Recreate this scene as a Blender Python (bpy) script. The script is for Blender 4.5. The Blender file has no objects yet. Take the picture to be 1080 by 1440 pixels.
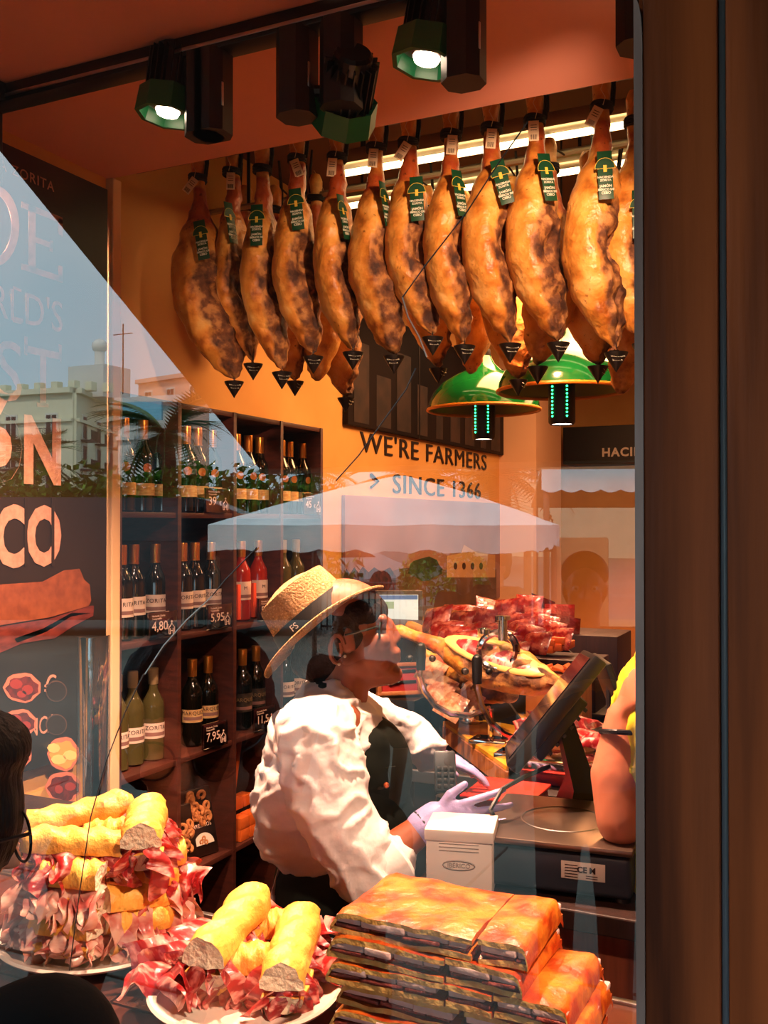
import bpy, bmesh, math, random
from mathutils import Vector, Matrix, noise
PI = math.pi
SC = bpy.context.scene
COL = SC.collection
rnd = random.Random(7)

# ------------------------------------------------------------------ camera
FPX = 1365.0
CAM = Vector((0.0, -0.75, 1.6))
YAW = math.radians(25.3); PITCH = math.radians(0.63)
cd = bpy.data.cameras.new('camera'); cam = bpy.data.objects.new('camera', cd); COL.objects.link(cam)
cam.location = CAM; cam.rotation_euler = (PI/2 + PITCH, 0, YAW)
cd.sensor_fit = 'VERTICAL'; cd.sensor_height = 36.0; cd.lens = 36.0 * FPX / 1440.0
cd.clip_start = 0.02; cd.clip_end = 500
SC.camera = cam
RM = Matrix.Rotation(YAW, 3, 'Z') @ Matrix.Rotation(PI/2 + PITCH, 3, 'X')
RIGHT = RM @ Vector((1, 0, 0)); FWD = RM @ Vector((0, 0, -1)); UP = Vector((0, 0, 1))

# ------------------------------------------------------------------ view + world
SC.view_settings.view_transform = 'Standard'; SC.view_settings.look = 'None'
SC.view_settings.exposure = 0.42; SC.view_settings.gamma = 1.0; SC.view_settings.use_curve_mapping = False
try:
    SC.cycles.max_bounces = 8; SC.cycles.diffuse_bounces = 3; SC.cycles.glossy_bounces = 4
    SC.cycles.transparent_max_bounces = 16; SC.cycles.sample_clamp_indirect = 6.0; SC.cycles.caustics_reflective = False
    SC.cycles.caustics_refractive = False
except Exception: pass
world = bpy.data.worlds.new('sky'); SC.world = world; world.use_nodes = True
_n = world.node_tree.nodes; _l = world.node_tree.links; _n.clear()
wo = _n.new('ShaderNodeOutputWorld'); bg = _n.new('ShaderNodeBackground'); bg.inputs[1].default_value = 2.35
tc = _n.new('ShaderNodeTexCoord'); sx = _n.new('ShaderNodeSeparateXYZ'); _l.new(tc.outputs['Generated'], sx.inputs[0])
cr = _n.new('ShaderNodeValToRGB'); cr.color_ramp.elements[0].position = 0.0; cr.color_ramp.elements[0].color = (.58, .80, .90, 1)
cr.color_ramp.elements[1].position = 0.65; cr.color_ramp.elements[1].color = (.38, .70, .88, 1)
_l.new(sx.outputs[2], cr.inputs[0])
nz = _n.new('ShaderNodeTexNoise'); nz.inputs['Scale'].default_value = 2.2; nz.inputs['Detail'].default_value = 4
_l.new(tc.outputs['Generated'], nz.inputs['Vector'])
cr2 = _n.new('ShaderNodeValToRGB'); cr2.color_ramp.elements[0].position = .45; cr2.color_ramp.elements[1].position = .8
_l.new(nz.outputs[0], cr2.inputs[0])
mx = _n.new('ShaderNodeMix'); mx.data_type = 'RGBA'; _l.new(cr2.outputs[0], mx.inputs[0]); _l.new(cr.outputs[0], mx.inputs[6])
mx.inputs[7].default_value = (.86, .9, .94, 1)
_l.new(mx.outputs[2], bg.inputs[0]); _l.new(bg.outputs[0], wo.inputs[0])

# hazy sun high behind the shop: it lights the square and the houses, never the window itself
sd_ = bpy.data.lights.new('sun', 'SUN'); so_ = bpy.data.objects.new('sun', sd_); COL.objects.link(so_); sd_.energy = 3.8; sd_.angle = math.radians(8); sd_.color = (1, .95, .86)
so_.rotation_euler = (Vector((-.25, -.72, -.86))).to_track_quat('-Z', 'Y').to_euler()
# ------------------------------------------------------------------ lights (unseen, without lamp bodies, added to brighten the shop inside)
WARM = (1.0, .60, .30)
def light(kind, name, loc, power, color, target=None, size=.05, angle=None, blend=.5, sizey=None):
    d = bpy.data.lights.new(name, kind); o = bpy.data.objects.new(name, d); COL.objects.link(o)
    o.location = loc; d.energy = power; d.color = color
    if kind == 'SPOT': d.spot_size = math.radians(angle or 50); d.spot_blend = blend; d.shadow_soft_size = size
    elif kind == 'AREA':
        d.size = size
        if sizey: d.shape = 'RECTANGLE'; d.size_y = sizey
    else: d.shadow_soft_size = size
    if target is not None:
        o.rotation_euler = (Vector(target) - Vector(loc)).to_track_quat('-Z', 'Y').to_euler()
    return o
light('AREA', 'unseen_ceiling_fill', (-1.0, 3.4, 2.75), 60, (1, .45, .17), (-1.2, 3.4, 0), .9)
light('AREA', 'unseen_ceiling_fill', (-1.3, 5.2, 2.85), 18, (1, .45, .20), (-1.6, 5.4, 0), 1.0)
light('AREA', 'unseen_ceiling_fill', (.2, 4.6, 2.85), 30, (1, .40, .18), (.1, 4.6, 0), 1.0)
light('SPOT', 'unseen_spot_light', (-.9, 5.4, 2.75), 130, (1, .28, .19), (-1.1, 6.6, 1.1), .05, 52, .5)
light('SPOT', 'unseen_spot_light', (-.35, 1.45, 2.5), 75, (1, .62, .34), (-.72, 1.75, 1.05), .05, 42, .6)
light('SPOT', 'unseen_spot_light', (-.9, 2.3, 2.5), 130, (1, .36, .2), (-.6, 3.1, 1.1), .05, 75, .6)

# ------------------------------------------------------------------ pixel rays of the 1080x1440 frame -> points in the room
def ray(u, v): return RM @ Vector(((u - 540) / FPX, (720 - v) / FPX, -1))
def P(u, v, d): return CAM + ray(u, v) * d
def on_x(u, v, x):
    r = ray(u, v); return CAM + r * ((x - CAM.x) / r.x)
def on_y(u, v, y):
    r = ray(u, v); return CAM + r * ((y - CAM.y) / r.y)
def on_z(u, v, z):
    r = ray(u, v); return CAM + r * ((z - CAM.z) / r.z)
def V(u, v, d):          # where a thing out in the street stands whose mirror image is seen in the pane
    p = P(u, v, d); return Vector((p.x, -p.y, p.z))

# ------------------------------------------------------------------ materials
def lin(c):
    r = []
    for x in c[:3]:
        x = x / 255.0
        r.append(x / 12.92 if x <= .04045 else ((x + .055) / 1.055) ** 2.4)
    return (r[0], r[1], r[2], 1.0)
MATS = {}
def mat(name, col, rough=.6, metal=0.0, col2=None, scale=8.0, detail=4.0, stretch=None, bump=0.0, bscale=None, emit=0.0,
        coat=0.0, sss=0.0, lo=.35, hi=.65, spec=.5, tex='noise', sheen=0.0, alpha=1.0):
    if name in MATS: return MATS[name]
    m = bpy.data.materials.new(name); m.use_nodes = True; MATS[name] = m
    nt = m.node_tree; N = nt.nodes; L = nt.links; b = N['Principled BSDF']
    b.inputs['Base Color'].default_value = lin(col); b.inputs['Roughness'].default_value = rough
    b.inputs['Metallic'].default_value = metal; b.inputs['Specular IOR Level'].default_value = spec
    if coat: b.inputs['Coat Weight'].default_value = coat; b.inputs['Coat Roughness'].default_value = .12
    if sss: b.inputs['Subsurface Weight'].default_value = sss; b.inputs['Subsurface Scale'].default_value = .01; b.inputs['Subsurface Radius'].default_value = (1, .4, .2)
    if sheen: b.inputs['Sheen Weight'].default_value = sheen
    if alpha < 1: b.inputs['Alpha'].default_value = alpha
    if emit: b.inputs['Emission Color'].default_value = lin(col); b.inputs['Emission Strength'].default_value = emit
    if col2 or bump:
        t = N.new('ShaderNodeTexCoord'); mp = N.new('ShaderNodeMapping'); L.new(t.outputs['Object'], mp.inputs[0])
        if stretch: mp.inputs['Scale'].default_value = stretch
        if tex == 'wave':
            n = N.new('ShaderNodeTexWave'); n.inputs['Scale'].default_value = scale; n.inputs['Distortion'].default_value = 6; n.inputs['Detail'].default_value = detail
            out = n.outputs['Fac']
        elif tex == 'voronoi':
            n = N.new('ShaderNodeTexVoronoi'); n.inputs['Scale'].default_value = scale; out = n.outputs['Distance']
        else:
            n = N.new('ShaderNodeTexNoise'); n.inputs['Scale'].default_value = scale; n.inputs['Detail'].default_value = detail; out = n.outputs[0]
        L.new(mp.outputs[0], n.inputs['Vector'])
        if col2:
            r = N.new('ShaderNodeValToRGB'); r.color_ramp.elements[0].position = lo; r.color_ramp.elements[1].position = hi
            r.color_ramp.elements[0].color = lin(col); r.color_ramp.elements[1].color = lin(col2)
            L.new(out, r.inputs[0]); L.new(r.outputs[0], b.inputs['Base Color'])
            if emit: L.new(r.outputs[0], b.inputs['Emission Color'])
        if bump:
            bp = N.new('ShaderNodeBump'); bp.inputs['Strength'].default_value = bump; bp.inputs['Distance'].default_value = .01
            n2 = N.new('ShaderNodeTexNoise'); n2.inputs['Scale'].default_value = bscale or scale * 3; n2.inputs['Detail'].default_value = 5
            L.new(mp.outputs[0], n2.inputs['Vector']); L.new(n2.outputs[0], bp.inputs['Height']); L.new(bp.outputs[0], b.inputs['Normal'])
    return m
def glass_mat(name, tint=(1, 1, 1), add=.0, mul=2.0, rough=0.0):
    if name in MATS: return MATS[name]
    m = bpy.data.materials.new(name); m.use_nodes = True; MATS[name] = m
    N = m.node_tree.nodes; L = m.node_tree.links; N.clear()
    o = N.new('ShaderNodeOutputMaterial'); mxs = N.new('ShaderNodeMixShader'); tr = N.new('ShaderNodeBsdfTransparent'); gl = N.new('ShaderNodeBsdfGlossy')
    tr.inputs[0].default_value = (*tint, 1); gl.inputs['Roughness'].default_value = rough; gl.inputs[0].default_value = (1, 1, 1, 1)
    fr = N.new('ShaderNodeFresnel'); fr.inputs[0].default_value = 1.5
    ma = N.new('ShaderNodeMath'); ma.operation = 'MULTIPLY_ADD'; ma.inputs[1].default_value = mul; ma.inputs[2].default_value = add; ma.use_clamp = True
    L.new(fr.outputs[0], ma.inputs[0]); L.new(ma.outputs[0], mxs.inputs[0]); L.new(tr.outputs[0], mxs.inputs[1]); L.new(gl.outputs[0], mxs.inputs[2]); L.new(mxs.outputs[0], o.inputs[0])
    return m

# ------------------------------------------------------------------ mesh helpers
def BM(): return bmesh.new()
def xf(bm, verts, M):
    for v in verts: v.co = M @ v.co
def box(bm, c, s, rot=None, mi=0):
    r = bmesh.ops.create_cube(bm, size=1.0); vs = r['verts']
    M = Matrix.Translation(Vector(c)) @ (rot.to_4x4() if rot else Matrix()) @ Matrix.Diagonal((s[0], s[1], s[2], 1))
    xf(bm, vs, M)
    if mi:
        for f in {f for v in vs for f in v.link_faces}: f.material_index = mi
    return vs
def bbox(bm, c, s, bev=.003, rot=None, seg=2):
    t = bmesh.new(); box(t, (0, 0, 0), s)
    bmesh.ops.bevel(t, geom=list(t.edges), offset=min(bev, min(s) * .45), segments=seg, affect='EDGES', profile=.5)
    M = Matrix.Translation(Vector(c)) @ (rot.to_4x4() if rot else Matrix())
    add(bm, t, M)
def add(bm, other, M=Matrix()):
    mp = {}
    for v in other.verts: mp[v] = bm.verts.new(M @ v.co)
    for f in other.faces:
        try:
            g = bm.faces.new([mp[v] for v in f.verts]); g.material_index = f.material_index; g.smooth = f.smooth
        except ValueError: pass
    other.free()
def lathe(bm, prof, n=20, M=Matrix(), closed=False):
    rings = []
    for r, z in prof:
        if r < 1e-6: rings.append([bm.verts.new(M @ Vector((0, 0, z)))])
        else: rings.append([bm.verts.new(M @ Vector((r * math.cos(2*PI*k/n), r * math.sin(2*PI*k/n), z))) for k in range(n)])
    for a, b in zip(rings, rings[1:]):
        for k in range(n):
            k2 = (k + 1) % n
            q = [a[k % len(a)], a[k2 % len(a)], b[k2 % len(b)], b[k % len(b)]]
            q2 = []
            for w in q:
                if w not in q2: q2.append(w)
            if len(q2) > 2:
                try: bm.faces.new(q2)
                except ValueError: pass
def frame_of(d):
    d = d.normalized(); a = Vector((0, 0, 1)) if abs(d.z) < .9 else Vector((1, 0, 0))
    x = a.cross(d).normalized(); y = d.cross(x); return x, y
def tube(bm, pts, rad, n=8, cap=True, flat=1.0):
    pts = [Vector(p) for p in pts]; rings = []; x = None
    for i, p in enumerate(pts):
        d = (pts[min(i+1, len(pts)-1)] - pts[max(i-1, 0)])
        if d.length < 1e-9: d = Vector((0, 0, 1))
        d.normalize()
        if x is None: x, y = frame_of(d)
        else:
            x = (x - d * x.dot(d)).normalized(); y = d.cross(x)
        r = rad[i] if isinstance(rad, (list, tuple)) else rad
        rings.append([bm.verts.new(p + x * (r * math.cos(2*PI*k/n)) + y * (r * flat * math.sin(2*PI*k/n))) for k in range(n)])
    for a, b in zip(rings, rings[1:]):
        for k in range(n): bm.faces.new([a[k], a[(k+1) % n], b[(k+1) % n], b[k]])
    if cap: bm.faces.new(rings[0][::-1]); bm.faces.new(rings[-1])
def ball(bm, c, r, M3=None, sub=2):
    t = bmesh.new(); bmesh.ops.create_icosphere(t, subdivisions=sub, radius=1.0)
    if not hasattr(r, '__len__'): r = (r, r, r)
    M = Matrix.Translation(Vector(c)) @ (M3.to_4x4() if M3 else Matrix()) @ Matrix.Diagonal((r[0], r[1], r[2], 1))
    add(bm, t, M)
def capsule(bm, a, b, ra, rb, n=14, flat=1.0):
    a, b = Vector(a), Vector(b); L = (b - a).length; d = (b - a) / max(L, 1e-6)
    pts = []; rad = []
    for k in range(5):
        t = PI/2 * k / 5; pts.append(a - d * ra * math.cos(t)); rad.append(max(ra * math.sin(t), 1e-4))
    pts += [a, a.lerp(b, .33), a.lerp(b, .66), b]; rad += [ra, ra + (rb-ra)*.33, ra + (rb-ra)*.66, rb]
    for k in range(1, 6):
        t = PI/2 * k / 5; pts.append(b + d * rb * math.sin(t)); rad.append(max(rb * math.cos(t), 1e-4))
    tube(bm, pts, rad, n, True, flat)
def prism(bm, pts2, M, th):      # outline in local xy, thickness along +z
    lo = [bm.verts.new(M @ Vector((x, y, 0))) for x, y in pts2]; hi = [bm.verts.new(M @ Vector((x, y, th))) for x, y in pts2]
    n = len(pts2)
    bm.faces.new(lo[::-1]); bm.faces.new(hi)
    for k in range(n): bm.faces.new([lo[k], lo[(k+1) % n], hi[(k+1) % n], hi[k]])
def grid(bm, nu, nv, fn, closeu=False):
    g = [[bm.verts.new(fn(i / nu, j / nv)) for i in range(nu + (0 if closeu else 1))] for j in range(nv + 1)]
    w = len(g[0])
    for j in range(nv):
        for i in range(nu):
            bm.faces.new([g[j][i], g[j][(i+1) % w], g[j+1][(i+1) % w], g[j+1][i]])
    return g
def mesh(name, bm, m, smooth=True):
    bmesh.ops.recalc_face_normals(bm, faces=list(bm.faces))
    me = bpy.data.meshes.new(name); bm.to_mesh(me); bm.free()
    for mm in (m if isinstance(m, (list, tuple)) else [m]): me.materials.append(mm)
    if smooth:
        me.shade_smooth()
        try: me.set_sharp_from_angle(angle=math.radians(42))
        except Exception: pass
    return me
def obj(name, bm, m, parent=None, smooth=True, world=False):
    me = bm if isinstance(bm, bpy.types.Mesh) else mesh(name, bm, m, smooth)
    o = bpy.data.objects.new(name, me); COL.objects.link(o)
    if parent is not None:
        o.parent = parent
        if world: o.matrix_parent_inverse = world_of(parent).inverted()
    return o
def world_of(o):
    M = o.matrix_basis.copy()
    if o.parent: M = world_of(o.parent) @ o.matrix_parent_inverse @ M
    return M
def tag(o, label, cat, group=None):
    o['label'] = label; o['category'] = cat
    if group: o['group'] = group
    return o
def thing(name, label, cat, loc=(0, 0, 0), rot=(0, 0, 0), group=None):
    o = bpy.data.objects.new(name, None); COL.objects.link(o); o.empty_display_size = .05
    o.location = loc; o.rotation_euler = rot; return tag(o, label, cat, group)
def struct(name, bm, m, smooth=False):
    o = obj(name, bm, m, None, smooth); o['kind'] = 'structure'; return o
def dup(o, parent=None):
    c = o.copy(); COL.objects.link(c)
    if parent is not None: c.parent = parent
    for ch in list(o.children): dup(ch, c)
    return c
def copy_thing(o, loc, rot=None, label=None, scale=None):
    c = dup(o); c.location = loc
    if rot is not None: c.rotation_euler = rot
    if label: c['label'] = label
    if scale: c.scale = scale
    return c
def blob(name, bm, m, voxel=.01, smooth=4, parent=None, world=False, fac=.5, post=None):
    me = bpy.data.meshes.new(name); bm.to_mesh(me); bm.free()
    o = bpy.data.objects.new('tmp', me); COL.objects.link(o)
    r = o.modifiers.new('r', 'REMESH'); r.mode = 'VOXEL'; r.voxel_size = voxel
    if smooth:
        s = o.modifiers.new('s', 'SMOOTH'); s.factor = fac; s.iterations = smooth
    dg = bpy.context.evaluated_depsgraph_get(); ev = o.evaluated_get(dg)
    out = bpy.data.meshes.new_from_object(ev); bpy.data.objects.remove(o)
    if post:
        for v in out.vertices: v.co = post(v.co, v.normal)
    out.materials.clear(); out.materials.append(m); out.shade_smooth(); out.name = name
    return obj(name, out, m, parent, True, world)
TXT = {}
def text_bm(s, size, ext=.001, align='LEFT', space=1.0, bold=0.0):
    c = bpy.data.curves.new('t', 'FONT'); c.body = s; c.size = size; c.extrude = ext; c.align_x = align; c.space_character = space
    c.resolution_u = 3; c.offset = bold
    o = bpy.data.objects.new('t', c); COL.objects.link(o)
    dg = bpy.context.evaluated_depsgraph_get(); me = bpy.data.meshes.new_from_object(o.evaluated_get(dg))
    bm = bmesh.new(); bm.from_mesh(me); bpy.data.objects.remove(o); bpy.data.meshes.remove(me)
    return bm
def basis(o, x, y):
    x = Vector(x).normalized(); y = Vector(y).normalized(); z = x.cross(y)
    return Matrix(((x.x, y.x, z.x, o[0]), (x.y, y.y, z.y, o[1]), (x.z, y.z, z.z, o[2]), (0, 0, 0, 1)))
def text_on(bm, s, size, origin, xdir, ydir, **k):
    add(bm, text_bm(s, size, **k), basis(origin, xdir, ydir))
LW = ((0, 1, 0), (0, 0, 1))      # reading directions on the left wall (faces +x)
FW = ((1, 0, 0), (0, 0, 1))      # ... on a wall that faces the window (faces -y)
# ================================================================== SETTING
m_cream = mat('wall_paint', (226, 172, 96), .75, col2=(216, 160, 84), scale=3, bump=.05, bscale=40)
m_soffit = mat('soffit_paint', (226, 158, 134), .8, bump=.03, bscale=60)
m_daylit_strip = mat('daylit_soffit_tint', (236, 224, 200), .8)  # soffit strip by the pane: cooler daylight is put into this colour
m_darkceil = mat('dark_ceiling_paint', (86, 48, 30), .7)
m_floor = mat('shop_floor', (58, 40, 32), .45, col2=(74, 52, 40), scale=5)
m_black = mat('black_plastic', (14, 13, 13), .45)
m_blackm = mat('black_metal', (16, 15, 15), .35, .3)
m_dwood = mat('dark_wood', (52, 26, 18), .5, col2=(34, 16, 12), scale=6, stretch=(14, 14, 1), bump=.15)
m_pwood = mat('post_wood', (172, 84, 42), .45, col2=(78, 34, 18), scale=1.6, detail=7, stretch=(9, 9, .5), bump=.1, bscale=20, lo=.40, hi=.60, spec=.18)
m_steel = mat('brushed_steel', (190, 188, 184), .28, 1.0)
m_chrome = mat('chrome', (220, 218, 214), .08, 1.0)
m_white = mat('white_ceramic', (238, 228, 214), .18, coat=.3)
WX = -2.3                                                   # left wall
SOF = 2.647                                                 # soffit over the display window

bm = BM(); box(bm, (-.1, 4.0, -.05), (6.0, 8.0, .1)); struct('floor', bm, m_floor)
bm = BM(); box(bm, (-.1, 4.9, 3.2), (6.0, 6.6, .1)); struct('ceiling', bm, m_darkceil)
bm = BM(); box(bm, (-.3, .5+.33, SOF + .3), (5.4, 1.45, .6)); struct('trim_1', bm, m_soffit)
bm = BM(); box(bm, (-.3, .06, SOF + .285), (5.4, .16, .6)); struct('trim_2', bm, m_daylit_strip)
bm = BM(); box(bm, (WX - .1, 4.7, 1.6), (.2, 6.3, 3.3)); struct('wall_left', bm, m_cream)
bm = BM(); box(bm, (2.3, 4.0, 1.6), (.2, 8.1, 3.3)); struct('wall_right', bm, m_cream)
bm = BM(); box(bm, (-.1, 7.9, 1.6), (6.0, .2, 3.3)); struct('wall_back', bm, m_cream)
# window niche: its left cheek carries the poster, a lit strip closes it towards the shop
bm = BM(); box(bm, (-2.15, .80, SOF/2), (.26, 1.49, SOF)); struct('trim_3', bm, m_cream)
m_strip = mat('strip_paint', (240, 200, 150), .7)
y1, y2 = on_x(156, 700, -2.0).y, on_x(168, 700, -2.0).y
bm = BM(); bbox(bm, (-2.16, (y1 + y2)/2, SOF/2), (.33, y2 - y1, SOF), .004); struct('trim_4', bm, m_strip)
# pilaster at the end of the left wall
py = on_x(702, 700, WX).y
px = on_y(754, 700, py).x
py2 = on_x(789, 700, px).y
m_pil = mat('pilaster_paint', (235, 190, 150), .7)
bm = BM(); box(bm, ((WX + px)/2, (py + py2)/2, 1.6), (px - WX, py2 - py, 3.2)); struct('trim_5', bm, m_pil)
zb = on_y(754, 862, py).z
bm = BM(); bbox(bm, ((WX + px)/2, (py + py2)/2, zb/2), (px - WX + .03, py2 - py + .03, zb), .004); struct('baseboard_1', bm, m_dwood)

# counter ledge of the display window: stone slabs, each its own piece
m_slab = mat('red_marble', (96, 52, 38), .22, col2=(60, 32, 26), scale=9, detail=6, coat=.3)
CZ = .93
ledge = thing('display_ledge', 'reddish brown tiled ledge inside the shop window under the plates of food', 'ledge', (-1.1, .33, 0))
bm = BM(); box(bm, (-1.1, .325, CZ/2 - .02), (1.94, .57, CZ - .04)); obj('base', bm, m_dwood, ledge, world=True)
xs = [-2.02, -1.62, -1.27, -.93, -.58, -.24, .10]
for a, b in zip(xs, xs[1:]):
    for c0, c1 in ((.035, .32), (.32, .62)):
        bm = BM(); bbox(bm, ((a+b)/2, (c0+c1)/2, CZ - .01), (b - a - .004, c1 - c0 - .004, .02), .002); obj('tile', bm, m_slab, ledge, world=True)
bm = BM(); bbox(bm, (-.96, .627, CZ - .012), (2.12, .012, .03), .002); obj('edge_strip', bm, m_steel, ledge, world=True)

# the pane
m_glass = glass_mat('shop_glass', (.97, .98, .975), .04, 2.1)
win = bpy.data.objects.new('window_1', None); COL.objects.link(win); win['kind'] = 'structure'
bm = BM()
vs = [bm.verts.new(p) for p in ((-3.3, 0, .86), (-.13, 0, .86), (-.13, 0, 3.0), (-3.3, 0, 3.0))]; bm.faces.new(vs)
obj('pane', bm, m_glass, win, False)
# a crack that wanders over the pane: fine rough-edged lines in the glass
m_crack = mat('crack_edge', (210, 200, 190), .3)
m_crackd = mat('crack_edge_dark', (60, 34, 24), .5)
for pts, mm in (([(742, 172), (700, 232), (655, 300), (600, 372), (566, 418)], m_crackd), ([(566, 418), (575, 446), (590, 475), (601, 502)], m_crack),
            ([(585, 518), (572, 548), (540, 592), (505, 640), (472, 676)], m_crackd), ([(362, 770), (318, 815), (298, 838)], m_crackd),
            ([(298, 838), (262, 872), (230, 908), (203, 948)], m_crack), ([(203, 948), (176, 1000), (150, 1070), (128, 1150), (112, 1260), (98, 1365)], m_crackd)):
    bm = BM(); tube(bm, [on_y(u + rnd.uniform(-1, 1), v, -.0015) for u, v in pts], .0006, 5); obj('crack', bm, mm, win)
# wooden post at the right of the window, two boards with a steel bead between them
def post_x(u): return on_y(u, 700, -.045).x
xa, xb, xc, xd, xe = post_x(893), post_x(905), post_x(1010), post_x(1022), .42
fr = thing('window_post', 'dark varnished wooden post of two boards with a blue grey bead right of the pane', 'post', ((xa+xe)/2, -.02, 0))
bm = BM(); bbox(bm, ((xb+xc)/2, -.005, 1.6), (xc - xb, .08, 3.2), .002); obj('board', bm, m_pwood, fr, world=True)
bm = BM(); bbox(bm, ((xd+xe)/2, -.005, 1.6), (xe - xd, .08, 3.2), .003); obj('board', bm, m_pwood, fr, world=True)
bm = BM(); bbox(bm, ((xc+xd)/2, -.012, 1.6), (xd - xc, .05, 3.2), .003); obj('bead', bm, mat('blue_grey_highlight', (128, 140, 156), .3), fr, world=True)['label'] = 'metal bead with a painted blue grey highlight'  # bluish highlight along the bead is put into its flat colour
m_bevel = mat('bevel_reflection_tint', (168, 138, 132), .35, col2=(136, 106, 98), scale=5, stretch=(8, 8, 1))  # paler than the boards: the reflected outside is put into the colour
ztop = on_y(900, 66, -.04).z
bm = BM(); prism(bm, [(0, 0)] + [(0, ztop + .035)] + [((xb-xa) * math.sin(t*PI/10), ztop + .035 * math.cos(t*PI/10)) for t in range(1, 6)] + [(xb-xa, 0)],
                 Matrix(((1, 0, 0, xa), (0, 0, 1, -.0455), (0, 1, 0, 0), (0, 0, 0, 1))), .05)
obj('bevelled_edge', bm, m_bevel, fr, world=True)['label'] = 'bevelled edge made lighter by a painted outside reflection'
bm = BM(); box(bm, ((xa + xb)/2, .0, ztop + .3), (xb - xa, .05, .56)); obj('board', bm, m_pwood, fr, world=True)

# pendant-free lamp track with its spotlights
TY = .97
trk = thing('lamp_track', 'long black ceiling track that the green ringed spotlights hang from', 'track', (-1.0, TY, SOF))
bm = BM(); bbox(bm, (-.8, TY, SOF - .022), (3.6, .055, .044), .004); obj('rail', bm, m_blackm, trk, world=True)
bm = BM(); bbox(bm, (-.8, TY - .0285, SOF - .03), (3.6, .002, .008), .0005); obj('groove', bm, m_steel, trk, world=True)
p0 = on_y(14, 84, TY)
bm = BM(); bbox(bm, (p0.x - .02, TY - .12, SOF - .02), (.07, .28, .04), .004); obj('end_feed', bm, m_blackm, trk, world=True)
m_green = mat('green_enamel', (10, 92, 52), .4)
m_lens = mat('lamp_lens', (255, 222, 190), .3, emit=14)
m_led_off = mat('lamp_reflector', (60, 30, 24), .3, .4)
def spotlight(label, box_uv, head_uv, aim, power, cone, hd=.11, lit=True):
    b0 = on_y(box_uv[0], box_uv[1], TY)
    t = thing('track_spotlight', label, 'spotlight', (b0.x, TY, SOF - .04), group=None)
    bm = BM(); w = .078; c = .02
    oct_ = [(-w/2+c, -w/2), (w/2-c, -w/2), (w/2, -w/2+c), (w/2, w/2-c), (w/2-c, w/2), (-w/2+c, w/2), (-w/2, w/2-c), (-w/2, -w/2+c)]
    prism(bm, oct_, Matrix.Translation((b0.x, TY, SOF - .04 - .175)), .175)
    obj('driver_box', bm, m_black, t, False, True)
    bm = BM(); bbox(bm, (b0.x + .039, TY - .02, SOF - .14), (.003, .006, .05), .001); obj('switch', bm, m_steel, t, True, True)
    h = on_y(head_uv[0], head_uv[1], TY + hd - .11)
    z = (Vector(aim) - h).normalized(); x, y = frame_of(z)
    M = Matrix(((x.x, y.x, z.x, h.x), (x.y, y.y, z.y, h.y), (x.z, y.z, z.z, h.z), (0, 0, 0, 1)))
    bm = BM(); tube(bm, [Vector((b0.x, TY, SOF - .16)), (Vector((b0.x, TY, SOF - .16)) + h)/2, h], .012, 8); obj('swivel_arm', bm, m_blackm, t, True, True)
    bm = BM(); lathe(bm, [(0, -.085), (.034, -.085), (.04, -.078), (.04, .03), (0, .03)], 20, M)
    for k in range(20):
        a = 2*PI*k/20; R = Matrix.Rotation(a, 4, 'Z')
        t2 = BM(); box(t2, (.046, 0, -.02), (.018, .003, .095)); add(bm, t2, M @ R)
    obj('heat_sink', bm, m_blackm, t, False, True)
    bm = BM()
    for (r1, z1, r2, z2) in ((.066, .02, .070, .075), (.070, .075, .060, .075), (.060, .075, .052, .03), (.052, .03, .066, .02)):
        lathe(bm, [(r1, z1), (r2, z2)], 8, M)
    obj('shroud', bm, m_green, t, False, True)['label'] = 'eight sided green shroud'
    bm = BM(); lathe(bm, [(.054, .045), (.03, .058), (.0, .058)], 20, M); obj('reflector', bm, m_led_off, t, True, True)
    bm = BM(); lathe(bm, [(.027, .060), (.023, .069), (0, .074)], 20, M)
    obj('lens', bm, m_lens if lit else m_led_off, t, True, True)
    if lit:
        L = light('SPOT', 'spotlight_beam', M @ Vector((0, 0, .085)), power, (1.0, .56, .36), aim, .03, cone, .7)
    return t
spotlight('lit green ringed spotlight above the first hams at top left', (288, 80), (241, 118), (-1.50, .86, .95), 250, 100)
spotlight('unlit tilted spotlight with finned black body turned away from the pane', (418, 60), (489, 128), (-1.6, 1.9, 1.7), 0, 50, .14, False)
spotlight('lit green ringed spotlight at the top edge of the window', (652, 30), (607, 38), (-.95, .86, .95), 210, 100)
spotlight('spotlight beyond the left edge, only its black driver box seen', (-22, 160), (-70, 210), (-2.0, 2.2, 1.35), 150, 95)
spotlight('spotlight past the top right corner aimed back at the hams', (900, -60), (950, -50), (-1.0, 2.0, 2.15), 90, 70)
spotlight('spotlight hidden above the frame aimed at the seller', (480, -260), (520, -200), (-.92, 1.0, 1.25), 60, 46)
spotlight('spotlight hidden above the frame on the left aimed at the first hams', (300, -330), (330, -270), (-1.7, 2.0, 2.3), 110, 70)
spotlight('added unseen spotlight at the far left end of the track washing the menu board', (-500, 40), (-480, 80), (-2.0, 1.15, 1.6), 26, 105)  # unseen lamp added to brighten the poster lettering

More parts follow.
